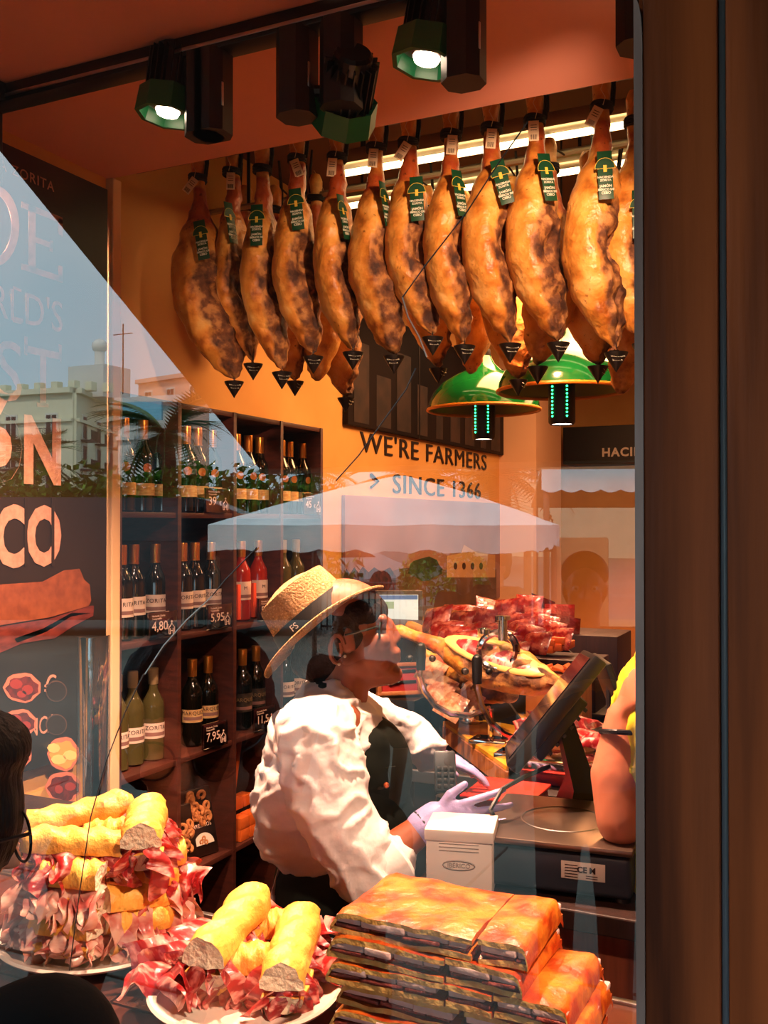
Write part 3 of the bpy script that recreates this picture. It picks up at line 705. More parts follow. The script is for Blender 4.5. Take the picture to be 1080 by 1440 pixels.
def add_mesh(me, parent, loc=(0, 0, 0), rot=(0, 0, 0), name=None, sc=None):
    o = bpy.data.objects.new(name or me.name.split('.')[0], me); COL.objects.link(o); o.parent = parent; o.location = loc; o.rotation_euler = rot
    if sc: o.scale = sc
    return o
def ham(label, u, v0, v1, ub, y, wide, seed, card=None, tagrot=None, cup=None, group='hams hanging in the front row', yaw=0, cavity=1.0, strand=True, cupdz=.03):
    top = on_y(u, v0, y); bot = on_y(ub, v1, y); L = top.z - bot.z
    t = thing('cured_ham', label, 'ham', top, (0, 0, math.radians(18) + yaw), group)
    dx = (bot.x - top.x) - .060*wide
    me = ham_mesh(seed, L, wide, cavity)
    for v in me.vertices: v.co.x += dx * max(0, min(1, -v.co.z/L))**1.4
    body = obj('ham_body', me, None, t) if False else bpy.data.objects.new('ham_body', me)
    COL.objects.link(body) if body.name not in COL.objects else None
    body.parent = t
    add_mesh(ROPE, t)
    if strand: add_mesh(STRAND, t)
    if y > 2.15 or v0 > 180:
        ry = min((2.0, 2.45, 2.9), key=lambda q: abs(q - y)); rz_ = {2.0: 2.86, 2.45: 2.84, 2.9: 2.78}[ry]; iv = t.matrix_basis.inverted()
        bm = BM(); tube(bm, [Vector((.028, 0, .0)), (iv @ Vector((top.x, ry, rz_)) + Vector((.028, 0, 0)))/2, iv @ Vector((top.x, ry, rz_ - .005))], .0035, 5); obj('long_cord', bm, m_rope, t)
    if tagrot is not None:
        g = add_mesh(TAG, t, (.0 + .008*math.sin(seed), -.034, -.10), (.05, tagrot, 0)); add_mesh(TAGI, g, name='tag_print'); add_mesh(STR, t, (.0, -.036, -.10), name='string')
    if card:
        ft = (card[1] - v0) / (v1 - v0); zz = -ft*L
        c0 = on_y(card[0], card[1], y); w = interp(ft, HW)
        depth = interp(min(1, ft + .15), HD)
        lx = (c0.x - top.x)
        g = add_mesh(CARD, t, (lx, -depth - .004, zz), (-.12 if ft > .2 else -.25, card[2], card[3] if len(card) > 3 else 0))
        for a in ART: add_mesh(a, g)
    if cup:
        zc = bot.z - top.z; cx = .060*wide + dx
        g = add_mesh(STEM, t, (cx, 0, zc - cupdz + .03)); h = add_mesh(CUP, g, (0, 0, .0), (0, 0, cup)); add_mesh(CUPT, h, rot=(0, 0, math.radians(12)), name='cup_lettering')
    return t
HY = 2.0
ham('widest ham, hanging leftmost in the front row against the orange wall', 278, 214, 532, 322, HY, 1.22, 1, (290, 322, -.18), .7, 0.2, cavity=.7)
ham('slim smooth ham second from the left in the front row', 326, 205, 508, 352, HY+.05, .74, 2, (330, 296, -.1, 1.1), .05, .1)
ham('ham third from the left with green card facing straight out', 369, 200, 520, 393, HY, .84, 3, (371, 300, -.02), None, .3)
ham('ham fourth from the left under a slanted barcode tag', 418, 185, 498, 438, HY, .88, 4, (422, 278, -.12), -.35, .1)
ham('fifth ham from the left, glossy, no card face visible', 474, 182, 492, 494, HY, .84, 5, (484, 288, -.15, 1.2), .1, .2)
ham('sixth ham from the left with mottled pale rind', 529, 168, 497, 552, HY, .93, 6, (541, 270, -.1, 1.2), .1, -.2, cavity=.6)
ham('seventh ham from the left, tied at its bent shank', 574, 160, 470, 606, HY, .92, 7, (588, 264, -.05), .6, .1)
ham('eighth ham from the left with dark end pointing down', 634, 148, 483, 652, HY, .86, 8, (643, 255, -.1, .8), .1, .2)
ham('ninth ham from the left with bright shiny rind', 691, 138, 480, 716, HY, .94, 9, (698, 240, -.25), .1, .1, cavity=1.1)
ham('tenth ham from the left, very glossy, big barcode tag at its neck', 752, 126, 478, 784, HY, .98, 10, (762, 232, -.12, .5), .0, .2)
ham('eleventh ham from the left with a deep hollow in its meat', 846, 106, 492, 866, HY, 1.05, 11, (845, 230, -.03), .5, -.1, cavity=1.25)
ham('ham half hidden behind the wooden post at the right end', 893, 128, 480, 905, HY+.08, .95, 12, (892, 285, 0), None, .1)
BG = 'hams hanging in the rear rows'
for i, (u, v0, v1, ub, y, w, lab, cup) in enumerate((
    (386, 262, 528, 418, 2.32, .9, 'rear ham showing between the third and fourth front hams', .1), (444, 246, 536, 440, 2.45, .95, 'rear ham with a cord showing between fourth and fifth front hams', None),
    (478, 300, 556, 488, 2.6, 1.0, 'rear ham low behind the fifth front ham', .2), (772, 196, 510, 792, 2.25, .95, 'long smooth rear ham behind the tenth front ham', .1),
    (826, 214, 508, 852, 2.35, 1.1, 'orange smooth rear ham below the eleventh front ham', .1), (652, 270, 528, 640, 2.7, .9, 'small far ham between the eighth and ninth front hams above the lamps', None),
    (600, 262, 512, 622, 2.55, .85, 'rear ham mostly hidden behind the seventh front ham', .1), (880, 250, 552, 889, 2.5, .9, 'rear ham at the wooden post, seen in slivers', None),
    (720, 250, 530, 733, 2.5, .9, 'rear ham showing low between ninth and tenth front hams', .1), (345, 262, 500, 350, 2.5, .8, 'rear ham showing beside the second front ham', None))):
    ham(lab, u, v0, v1, ub, y, w, 40 + i, None, .3 if i % 3 == 1 else None, cup, BG, yaw=PI*.8 if i % 2 else .9, cavity=.3)
# ================================================================== PEOPLE
def skin_mat(name, c): return mat(name, c, .5, sss=.12, bump=.04, bscale=120)
def cloth_mat(name, c, c2=None, **k): return mat(name, c, .85, spec=.15, col2=c2, scale=k.pop('scale', 9), bump=k.pop('bump', .25), bscale=k.pop('bscale', 24), **k)
SK = skin_mat('skin', (196, 128, 92)); HAIR = mat('dark_hair', (20, 13, 10), .55, spec=.15, bump=.5, bscale=160, stretch=(1, 1, .08))
def hand(bm, wrist, d, up, side, s=1.0, curls=(.25, .3, .35, .4), spread=.12, thumb=1.0, point=False):
    """palm and five separate fingers; d = towards the finger tips, up = back of the hand, side = towards the thumb"""
    w = Vector(wrist); d = Vector(d).normalized(); up = (Vector(up) - d*Vector(up).dot(d)).normalized(); sd = Vector(side); sd = (sd - d*sd.dot(d) - up*sd.dot(up)).normalized()
    M3 = Matrix((sd, d, up)).transposed()
    ball(bm, w + d*.045*s, (.040*s, .052*s, .016*s), M3); ball(bm, w + d*.02*s, (.030*s, .035*s, .018*s), M3)
    L = (.072, .080, .074, .058)
    for k in range(4):
        off = (.029 - .0195*k)*s; b = w + d*(.082 - .003*abs(k - 1))*s + sd*off
        dd = (d + sd*(spread*(1.2 - k*.8))).normalized(); c = curls[k]
        if point: c = .05 if k == 0 else 1.0
        p = b - d*.02*s; q = p; seg = (.02*s + L[k]*.45*s, L[k]*.32*s, L[k]*.25*s); r = [.0092*s, .0086*s, .0078*s, .0066*s]; a = 0
        for i in range(3):
            a += c*(.5 if i == 0 else 1.0)
            v = dd*math.cos(a) - up*math.sin(a); q2 = q + v*seg[i]; capsule(bm, q, q2, r[i], r[i+1], 8); q = q2
    b = w + d*.025*s + sd*.028*s; t1 = (sd*.75*thumb + d*.65 - up*.25).normalized(); t2 = (sd*.35*thumb + d*.9 - up*.3).normalized()
    capsule(bm, w + d*.012*s + sd*.012*s, b + t1*.022*s, .014*s, .0115*s, 8); capsule(bm, b + t1*.022*s, b + t1*.022*s + t2*.038*s, .0108*s, .0082*s, 8)
def head_parts(bm, c, f, up=(0, 0, 1), s=1.0, nose=1.0):
    """skull, jaw, nose, lips, brow, ears; c = middle of the skull, f = where it looks"""
    c = Vector(c); f = Vector(f).normalized(); up = Vector(up); up = (up - f*up.dot(f)).normalized(); r = f.cross(up)
    M3 = Matrix((r, f, up)).transposed()
    def at(x, y, z): return c + (r*x + f*y + up*z)*s
    ball(bm, at(0, -.012, .035), (.073*s, .092*s, .082*s), M3, 3)
    ball(bm, at(0, .030, -.035), (.058*s, .058*s, .075*s), M3, 3)
    capsule(bm, at(-.032, -.005, -.055), at(-.008, .062, -.092), .03*s, .018*s); capsule(bm, at(.032, -.005, -.055), at(.008, .062, -.092), .03*s, .018*s)
    ball(bm, at(0, .070, -.092), (.018*s, .016*s, .015*s), M3)
    capsule(bm, at(0, .082, .012), at(0, .104 - .010*(nose < 1), -.026), .0080*s, .0108*s*nose, 10); ball(bm, at(-.010, .088, -.030), .0085*s*nose); ball(bm, at(.010, .088, -.030), .0085*s*nose)
    capsule(bm, at(-.018, .080, -.054), at(.018, .080, -.054), .007*s, .007*s, 8); capsule(bm, at(-.015, .079, -.064), at(.015, .079, -.064), .0075*s, .0075*s, 8)
    capsule(bm, at(-.042, .070, .022), at(.042, .070, .022), .010*s, .010*s, 8); ball(bm, at(-.040, .060, -.022), (.02*s,)*3); ball(bm, at(.040, .060, -.022), (.02*s,)*3)
    for q in (-1, 1): ball(bm, at(q*.074, -.008, -.004), (.008*s, .018*s, .031*s), M3); ball(bm, at(q*.073, .0, -.018), (.007*s, .010*s, .014*s), M3)
    return at
def person(label, loc, ang, h=1.7, shirt=None, trousers=None, hair=None, skin=None, vox=.014, arms=None, lean=0.0, cat='person', group=None, name='person', long_hair=False):
    """standing figure, x right / y forward in its own frame"""
    t = thing(name, label, cat, loc, (0, 0, ang), group); k = h / 1.7
    shirt = shirt or cloth_mat('shirt_cloth', (60, 70, 90)); trousers = trousers or cloth_mat('trouser_cloth', (28, 28, 34)); hair = hair or HAIR; skin = skin or SK
    J = lambda x, y, z: Vector((x*k, (y + lean*max(0, z - .9))*k, z*k))
    arms = arms or {}
    sh = {q: J(q*.185, 0, 1.40) for q in (-1, 1)}
    el = {q: (Vector(arms[q][0]) if q in arms else J(q*.25, -.01, 1.12)) for q in (-1, 1)}
    wr = {q: (Vector(arms[q][1]) if q in arms else J(q*.26, .06, .88)) for q in (-1, 1)}
    body = BM()
    at = head_parts(body, J(0, .02, 1.59), (0, 1, -.02 - lean*.3), s=k*.98)
    capsule(body, J(0, 0, 1.40), J(0, .01, 1.53), .055*k, .05*k)
    capsule(body, J(-.12, 0, 1.37), J(.12, 0, 1.37), .07*k, .07*k); capsule(body, J(0, 0, 1.3), J(0, 0, .98), .115*k, .12*k, flat=.8)
    for q in (-1, 1):
        capsule(body, sh[q], el[q], .042*k, .034*k); capsule(body, el[q], wr[q], .034*k, .024*k)
        d = (wr[q] - el[q]).normalized(); hand(body, wr[q], d, Vector((q, .2, .1)) if abs(d.z) > .6 else Vector((0, 0, 1)), Vector((0, 1, .2)) if abs(d.z) > .6 else Vector((-q, .2, 0)), k)
        capsule(body, J(q*.09, 0, .92), J(q*.10, .01, .5), .08*k, .055*k); capsule(body, J(q*.10, .01, .5), J(q*.105, -.01, .09), .052*k, .035*k); capsule(body, J(q*.105, -.01, .05), J(q*.11, .13, .035), .035*k, .028*k)
    blob('body', body, skin, vox*.62, 2, t)
    s = BM(); capsule(s, J(-.15, 0, 1.385), J(.15, 0, 1.385), .075*k, .075*k); ball(s, J(0, 0, 1.24), (.195*k, .145*k, .2*k), None, 3); ball(s, J(0, 0, 1.05), (.17*k, .15*k, .2*k), None, 3); capsule(s, J(0, 0, 1.3), J(0, 0, .98), .13*k, .135*k); ball(s, J(0, 0, .93), (.17*k, .13*k, .1*k), None, 3)
    for q in (-1, 1):
        m = sh[q].lerp(el[q], .92); capsule(s, sh[q], m, .064*k, .055*k)
    blob('shirt', s, shirt, vox, 4, t)
    s = BM()
    ball(s, J(0, 0, .9), (.172*k, .13*k, .12*k), None, 3)
    for q in (-1, 1): capsule(s, J(q*.085, 0, .88), J(q*.10, .01, .5), .094*k, .068*k); capsule(s, J(q*.10, .01, .5), J(q*.105, -.01, .10), .067*k, .052*k)
    blob('trousers', s, trousers, vox, 3, t)
    s = BM(); M3 = None
    ball(s, J(0, -.005 + .0, 1.64), (.083*k, .098*k, .078*k), None, 3); ball(s, J(0, -.05, 1.58), (.078*k, .06*k, .085*k), None, 3)
    if long_hair: ball(s, J(0, -.06, 1.48), (.08*k, .045*k, .12*k), None, 3)
    blob('hair', s, hair, vox*.8, 2, t)
    for q in (-1, 1):
        s = BM(); capsule(s, J(q*.105, -.02, .045), J(q*.115, .15, .04), .044*k, .037*k); blob('shoe', s, mat('black_leather', (20, 18, 18), .4), vox*.8, 2, t, post=lambda c, n: Vector((c.x, c.y, max(c.z, .001))))
    for q in (-1, 1):
        s = BM(); ball(s, at(q*.031, .074, .004), (.0115*k,)*3); obj('eye', s, mat('eye_white', (230, 225, 218), .2), t)
        s = BM(); ball(s, at(q*.031, .0805, .004), (.006*k,)*3); obj('iris', s, mat('eye_dark', (30, 20, 14), .2), t)
    return t

# ------------------------------------------------------------------ the seller behind the ledge, seen in profile
D0 = 1.95; PXM = D0 / FPX
def S(u, v, dd=0.0): return P(u, v, D0) + FWD * dd
A_ = RIGHT.copy(); B_ = FWD.copy()
sk_s = skin_mat('seller_skin', (150, 84, 54)); m_shirt = mat('white_shirt', (250, 244, 242), .75, bump=.35, bscale=22, sss=.0)
m_apron = cloth_mat('black_green_apron', (17, 24, 20), bump=.1)
base = S(470, 1300, 0); base.z = 0
sel = thing('person', 'shop seller in straw hat, white shirt, dark apron and lilac glove, in profile', 'person', base)
bm = BM()
hc = S(494, 893, 0); hf = (A_ + Vector((0, 0, .16))).normalized()
at = head_parts(bm, hc + Vector((0, 0, .004)), hf, s=.96, nose=.8)
ball(bm, at(0, .074, -.098), .019); capsule(bm, at(-.016, .088, -.053), at(.016, .088, -.053), .0085, .0085, 8); capsule(bm, at(-.013, .086, -.067), at(.013, .086, -.067), .0088, .0088, 8); capsule(bm, at(0, .02, -.085), at(0, .066, -.098), .035, .022)
capsule(bm, S(478, 975, .0), S(489, 925, 0), .058, .052)
capsule(bm, S(470, 1010, -.07), S(470, 1010, .12), .06, .06)
capsule(bm, S(475, 1040, 0), S(478, 1190, 0), .085, .10); capsule(bm, S(480, 1240, -.07), S(485, 1420, -.07), .085, .06); capsule(bm, S(480, 1240, .08), S(485, 1420, .08), .085, .06)
for q in (-.07, .08):
    k = S(485, 1420, q); f = Vector((k.x, k.y, .08)); capsule(bm, k, f, .055, .036); capsule(bm, f - Vector((0, 0, .04)), f + A_*.13 - Vector((0, 0, .045)), .034, .028)
wr = S(604, 1124, -.13); el = S(520, 1180, -.17)
capsule(bm, S(452, 1015, -.15), el, .045, .04); capsule(bm, el, wr, .040, .026)
el2 = S(580, 1060, .16); wr2 = S(602, 1092, .20)
capsule(bm, S(506, 1022, .14), el2, .040, .036); capsule(bm, el2, wr2, .036, .025)
blob('body', bm, sk_s, .0046, 2, sel, True)
# ear relief, earrings
bm = BM(); e = S(477, 905, -.079)
tube(bm, [e + (A_*math.cos(a)*.014 + UP*math.sin(a)*.027) for a in [PI*(.1 + .16*i) for i in range(11)]], .0048, 7); tube(bm, [e + A_*.006 + UP*.012, e + A_*.008 - UP*.004, e + A_*.004 - UP*.014], .0035, 6)
obj('ear_rim', bm, sk_s, sel, True, True)
bm = BM(); ball(bm, S(487.5, 914, -.086), .0032); ball(bm, S(479.5, 925, -.084), .0032); obj('earring', bm, mat('pearl', (244, 230, 200), .2), sel, True, True)
# dark hair gathered at the nape
bm = BM(); ball(bm, S(458, 925, 0), (.055, .055, .060), None, 3); ball(bm, S(447, 915, .0), (.05, .05, .05)); ball(bm, S(470, 885, 0), (.082, .082, .062), None, 3); ball(bm, S(462, 950, .0), (.03, .045, .035)); ball(bm, S(430, 930, .01), (.035, .035, .04)); ball(bm, S(500, 860, 0), (.066, .072, .045), None, 3)
blob('hair', bm, mat('seller_hair', (34, 18, 12), .5, spec=.2, bump=.7, bscale=70), .007, 2, sel, True)
# glasses
bm = BM(); m_frame = mat('green_black_frame', (20, 34, 22), .3)
tube(bm, [S(487, 886, -.080), S(515, 880, -.074), S(531, 876, -.060)], .0022, 6)
tube(bm, [S(487, 886, .080), S(531, 876, .060)], .0022, 6)
for q in (-.034, .034):
    c = S(536, 884, q); tube(bm, [c + B_*(.024*math.cos(a)) + UP*(.019*math.sin(a)) + A_*(.003*math.cos(a)) for a in [2*PI*i/18 for i in range(19)]], .0022, 6, False)
tube(bm, [S(538, 880, -.012), S(540, 879, 0), S(538, 880, .012)], .002, 6)
obj('glasses', bm, m_frame, sel, True, True)
# straw hat
m_straw = mat('straw', (224, 186, 130), .8, col2=(176, 134, 84), scale=220, tex='voronoi', lo=.1, hi=.5, bump=.6, bscale=220); m_band = mat('hat_band', (18, 17, 18), .6)
hat = None
hb = S(450, 880, 0); hx = (A_*math.cos(math.radians(40)) + UP*math.sin(math.radians(40))); hn = (-A_*math.sin(math.radians(40)) + UP*math.cos(math.radians(40))); hn = (hn + B_*.10).normalized(); hx = (hx - hn*hx.dot(hn)).normalized(); hy = hn.cross(hx)
HM = Matrix(((hx.x, hy.x, hn.x, hb.x), (hx.y, hy.y, hn.y, hb.y), (hx.z, hy.z, hn.z, hb.z), (0, 0, 0, 1)))
def brim(a, r):
    ca, sa = math.cos(a), math.sin(a); R0, R1 = .086, .142
    rr = R0 + (R1 - R0)*r; x = rr*ca*1.03; y = rr*sa*.88
    z = -.016*r*ca*ca*(1 if ca > 0 else .4) + .014*r*abs(sa) - .006*r
    return x, y, z
bm = BM()
for off in (0, .0025):
    grid(bm, 40, 6, lambda u, r: HM @ Vector((lambda p: (p[0], p[1], p[2] + off))(brim(2*PI*u, r))), True)
tube(bm, [HM @ Vector((lambda p: (p[0], p[1], p[2] + .001))(brim(2*PI*i/40, 1.0))) for i in range(41)], .003, 6, False)
obj('hat_brim', bm, m_straw, sel, True, True)
bm = BM()
def crown(a, t):
    ca, sa = math.cos(a), math.sin(a); r = .086 - .016*t; z = .105*t
    if t > .86: k = (t - .86)/.14; r *= math.cos(k*PI/2*.97); z = .105*.86 + .018*math.sin(k*PI/2) - .022*k*(1 - abs(sa))
    return Vector((r*ca*1.08, r*sa*.88, z + .003))
grid(bm, 36, 16, lambda u, t: HM @ crown(2*PI*u, t), True); obj('hat_crown', bm, m_straw, sel, True, True)
bm = BM(); grid(bm, 36, 2, lambda u, t: HM @ (lambda p: Vector((p.x*1.022, p.y*1.022, p.z + .002)))(crown(2*PI*u, .0 + t*.34)), True); obj('hat_band', bm, m_band, sel, True, True)
bm = BM(); p = HM @ Vector((-.04, -.0745, .02)); text_on(bm, 'FS', .018, p, hx, hn, ext=.0006); obj('band_lettering', bm, m_white, sel, False, True)
# shirt: body, sleeves, rolled cuff, collar
bm = BM()
capsule(bm, S(452, 1012, -.12), S(462, 1005, .12), .075, .070); ball(bm, S(462, 1050, 0), (.12, .15, .12), None, 3)
ball(bm, S(452, 1110, 0), (.125, .16, .14), None, 3); ball(bm, S(440, 1150, 0), (.095, .15, .10), None, 3); ball(bm, S(470, 1180, 0), (.115, .15, .06), None, 3)
ball(bm, S(432, 1165, -.03), (.075, .11, .07), None, 3); capsule(bm, S(468, 985, -.05), S(472, 985, .06), .05, .05)
capsule(bm, S(450, 1015, -.14), S(470, 1090, -.17), .078, .075); capsule(bm, S(470, 1090, -.17), S(518, 1178, -.18), .075, .062); capsule(bm, S(518, 1178, -.18), S(544, 1172, -.17), .058, .050)
capsule(bm, S(506, 1022, .13), el2, .052, .047); capsule(bm, el2, S(604, 1078, .14), .05, .044)
def crumple(c, n):
    a = noise.noise(Vector((c.x*9, c.y*9, c.z*16))); b = noise.noise(c*34 + Vector((3, 1, 7))); r2 = 1 - abs(noise.noise(Vector((c.x*26 + c.z*20, c.y*26, c.z*34 - c.x*18)))*2.6)
    r1 = 1 - abs(noise.noise(Vector((c.x*13 + c.z*9, c.y*13, c.z*20 - c.x*8)))*2.2)
    return c + n*(.007*a + .001*b + .009*max(0, r1)**3 + .0018*max(0, r2)**2 - .002)
blob('shirt', bm, m_shirt, .006, 6, sel, True, post=crumple)
bm = BM(); d = (wr - el).normalized(); c0 = S(538, 1174, -.17)
tube(bm, [c0 - d*.01, c0 + d*.012, c0 + d*.035, c0 + d*.04], [.054, .057, .053, .046], 20)
tube(bm, [c0 - d*.028, c0 - d*.010, c0 + d*.005], [.052, .058, .050], 20)
me = mesh('rolled_cuff', bm, m_shirt)
for v in me.vertices: v.co = v.co + Vector((noise.noise(v.co*40), noise.noise(v.co*40 + Vector((5, 5, 5))), noise.noise(v.co*38)))*.005
obj('rolled_cuff', me, m_shirt, sel, True, True)
bm = BM(); tube(bm, [S(452, 975, -.05), S(478, 990, -.062), S(498, 1012, -.05)], [.014, .022, .012], 8, True, .35); obj('collar', bm, m_shirt, sel, True, True)
# apron: bib, skirt, neck strap, button
bm = BM(); ball(bm, S(505, 1085, 0), (.105, .128, .12), None, 3); capsule(bm, S(520, 1045, -.05), S(522, 1045, .06), .045, .045); ball(bm, S(502, 1160, 0), (.115, .14, .13), None, 3)
ball(bm, S(486, 1240, 0), (.14, .165, .12), None, 3); capsule(bm, S(486, 1260, -.06), S(490, 1420, -.06), .13, .12); capsule(bm, S(486, 1260, .06), S(490, 1420, .06), .13, .12)
blob('apron', bm, m_apron, .009, 3, sel, True)
bm = BM(); tube(bm, [S(449, 951, -.03), S(458, 955, -.072), S(478, 985, -.088), S(497, 1012, -.075), S(510, 1040, -.06)], .011, 8, True, .5); tube(bm, [S(449, 951, -.03), S(447, 950, .03), S(458, 955, .07), S(490, 990, .085), S(512, 1040, .06)], .011, 8, True, .5)
obj('neck_strap', bm, m_apron, sel, True, True)
bm = BM(); bbox(bm, S(542, 1080, -.09), (.045, .004, .05), .0015, Matrix.Rotation(YAW + .5, 3, 'Z')); obj('pocket_flap', bm, m_apron, sel, True, True)
bm = BM(); ball(bm, S(543, 1085, -.098), .006); obj('button', bm, mat('copper', (190, 100, 60), .3, .8), sel, True, True)
bm = BM()
for i in range(3): tube(bm, [S(415 - 6*i, 1195, -.05), S(405 - 6*i, 1240, -.06), S(398 - 5*i, 1300, -.04 + .01*i)], [.012, .02, .026], 8, True, .3)
obj('apron_ties', bm, mat('pink_white_cloth', (226, 190, 186), .8), sel, True, True)
# lilac glove on the near hand, a dark cord at the wrist
m_glove = mat('lilac_glove', (176, 166, 222), .4, bump=.3, bscale=50, sss=.1)
bm = BM(); gd = (A_*.80 + UP*.06 - B_*.15).normalized()
gw = S(606, 1122, -.13)
capsule(bm, gw - (gw - el).normalized()*.028, gw, .033, .031); hand(bm, gw, gd, -B_ + A_*.1, UP - A_*.15, .90, (.12, .2, .3, .42), .22, 1.5)
blob('glove', bm, m_glove, .0034, 2, sel, True)
bm = BM(); hand(bm, wr2, (A_*.9 - UP*.25), UP, B_*-1, 1.0); blob('far_hand', bm, m_glove, .0045, 2, sel, True)
bm = BM(); d = (wr - el).normalized(); x, y = frame_of(d); c = wr - d*.020
tube(bm, [c + x*.031*math.cos(a) + y*.031*math.sin(a) for a in [2*PI*i/20 for i in range(21)]], .0028, 6, False); obj('wrist_cord', bm, mat('dark_cord', (20, 14, 20), .6), sel, True, True)

# ------------------------------------------------------------------ customer in the yellow shirt, only the arm shows beside the post
m_yel = mat('yellow_shirt', (236, 220, 44), .8, bump=.3, bscale=18)
sk_c = skin_mat('customer_skin', (224, 138, 104))
bl = P(985, 735, 1.80); bl.z = 0
cust = thing('person', 'customer in a yellow T-shirt with a black bracelet, cut off by the wooden post', 'person', bl)
q = lambda u, v, dd=0.0: P(u, v, 1.72) + FWD*dd
bm = BM(); head_parts(bm, Vector((bl.x, bl.y, 1.56)), (-A_ + B_*.3), s=1.0)
capsule(bm, Vector((bl.x, bl.y, 1.34)), Vector((bl.x, bl.y, 1.48)), .06, .055); capsule(bm, Vector((bl.x, bl.y, 1.3)), Vector((bl.x, bl.y, .95)), .12, .13)
e1 = q(868, 1150, -.02); w1 = q(878, 1012, .02)
capsule(bm, q(935, 1010, .05), q(900, 1140), .052, .048); capsule(bm, q(900, 1140), e1, .05, .040); capsule(bm, e1, q(866, 1090), .042, .045); capsule(bm, q(866, 1090), w1, .045, .029)
hand(bm, w1, UP + A_*.35, -A_, -B_, 1.0, (.7, .8, .8, .8))
for qq in (-.1, .1):
    k = Vector((bl.x, bl.y, .5)) + B_*qq; capsule(bm, Vector((bl.x, bl.y, .9)) + B_*qq, k, .085, .06); capsule(bm, k, Vector((k.x, k.y, .08)), .056, .036); capsule(bm, Vector((k.x, k.y, .04)), Vector((k.x, k.y, .035)) - A_*.13, .034, .028)
blob('body', bm, sk_c, .008, 2, cust, True)
bm = BM(); ball(bm, Vector((bl.x, bl.y, 1.22)), (.16, .2, .2), None, 3); ball(bm, Vector((bl.x, bl.y, 1.02)), (.16, .19, .2), None, 3); capsule(bm, Vector((bl.x, bl.y, 1.34)) - B_*.14, Vector((bl.x, bl.y, 1.34)) + B_*.14, .08, .08)
capsule(bm, q(960, 1000, .05), q(912, 1082, .02), .078, .070)
blob('shirt', bm, m_yel, .009, 3, cust, True, post=crumple)
bm = BM(); ball(bm, Vector((bl.x, bl.y, .9)), (.16, .18, .12), None, 3)
for qq in (-.09, .09): capsule(bm, Vector((bl.x, bl.y, .85)) + B_*qq, Vector((bl.x, bl.y, .1)) + B_*qq*1.1, .095, .055)
blob('trousers', bm, cloth_mat('grey_trousers', (60, 62, 66)), .012, 3, cust, True)
bm = BM(); ball(bm, Vector((bl.x, bl.y, 1.62)) + A_*.01, (.095, .095, .075), None, 3); ball(bm, Vector((bl.x, bl.y, 1.57)) + A_*.05, (.07, .07, .08), None, 3); blob('hair', bm, HAIR, .01, 2, cust, True)
bm = BM(); d = (w1 - e1).normalized(); x, y = frame_of(d); c = q(876, 1032, .01)
tube(bm, [c + x*.036*math.cos(a) + y*.036*math.sin(a) for a in [2*PI*i/24 for i in range(25)]], .005, 8, False); obj('bracelet', bm, m_black, cust, True, True)

# ------------------------------------------------------------------ woman outside at the pane, at the lower left corner
m_darktop = cloth_mat('black_knit', (12, 11, 13), bump=.1, bscale=60)
wc = Vector((-.70, -.21, 1.345)); wf = Vector((.45, .89, -.12)).normalized()
wom = thing('person', 'dark-haired onlooker with thin framed glasses and black top outside, lower left corner', 'person', (-.82, -.62, 0))
bm = BM(); atw = head_parts(bm, wc, wf, s=.98)
capsule(bm, wc + Vector((-.03, -.07, -.17)), wc + Vector((-.005, -.02, -.08)), .052, .05)
hip = Vector((-.84, -.62, .88)); chest = Vector((-.76, -.38, 1.10)); shR = Vector((-.66, -.46, 1.14)); shL = Vector((-.93, -.30, 1.13))
hw = Vector((-.60, -.10, 1.095)); elR = Vector((-.495, -.25, 1.235))
capsule(bm, chest, hip, .11, .13); capsule(bm, shR, shL, .06, .06); capsule(bm, shR, elR, .045, .038)
capsule(bm, elR, hw - Vector((0, .06, 0)), .036, .025)
hand(bm, hw - Vector((0, .06, 0)), (.25, .8, .22), (-.2, 0, 1), (-.9, .2, 0), .95, (.1, .9, 1.0, 1.0), .1, 1.0, point=True)
capsule(bm, shL, (-1.02, -.3, .88), .045, .038); capsule(bm, (-1.02, -.3, .88), (-.97, -.12, .72), .036, .025); hand(bm, (-.97, -.12, .72), (0, .4, -.9), (-1, 0, 0), (0, 1, .3), .95)
for x_ in (-.92, -.74): capsule(bm, (x_, -.62, .85), (x_, -.56, .48), .085, .06); capsule(bm, (x_, -.56, .48), (x_, -.60, .08), .055, .036); capsule(bm, (x_, -.60, .04), (x_, -.46, .035), .035, .028)
blob('body', bm, skin_mat('onlooker_skin', (176, 116, 88)), .006, 2, wom, True)
bm = BM(); capsule(bm, shR + Vector((-.02, 0, 0)), shL, .075, .075); capsule(bm, chest, hip, .135, .15); ball(bm, chest, (.17, .13, .15), None, 3); capsule(bm, shR, elR, .062, .056); capsule(bm, elR, elR.lerp(hw, .62), .052, .040); capsule(bm, shL, (-1.02, -.3, .88), .06, .05)
capsule(bm, (-1.02, -.3, .88), (-.98, -.16, .76), .048, .04); capsule(bm, chest, wc + Vector((-.025, -.06, -.16)), .10, .062)
blob('black_top', bm, m_darktop, .010, 3, wom, True)
bm = BM(); ball(bm, hip, (.17, .14, .12), None, 3)
for x_ in (-.92, -.74): capsule(bm, (x_, -.62, .85), (x_, -.56, .48), .10, .075); capsule(bm, (x_, -.56, .48), (x_, -.60, .09), .072, .055)
blob('trousers', bm, cloth_mat('black_trousers', (18, 18, 22)), .013, 3, wom, True)
bm = BM(); wr_ = wf.cross(UP).normalized()
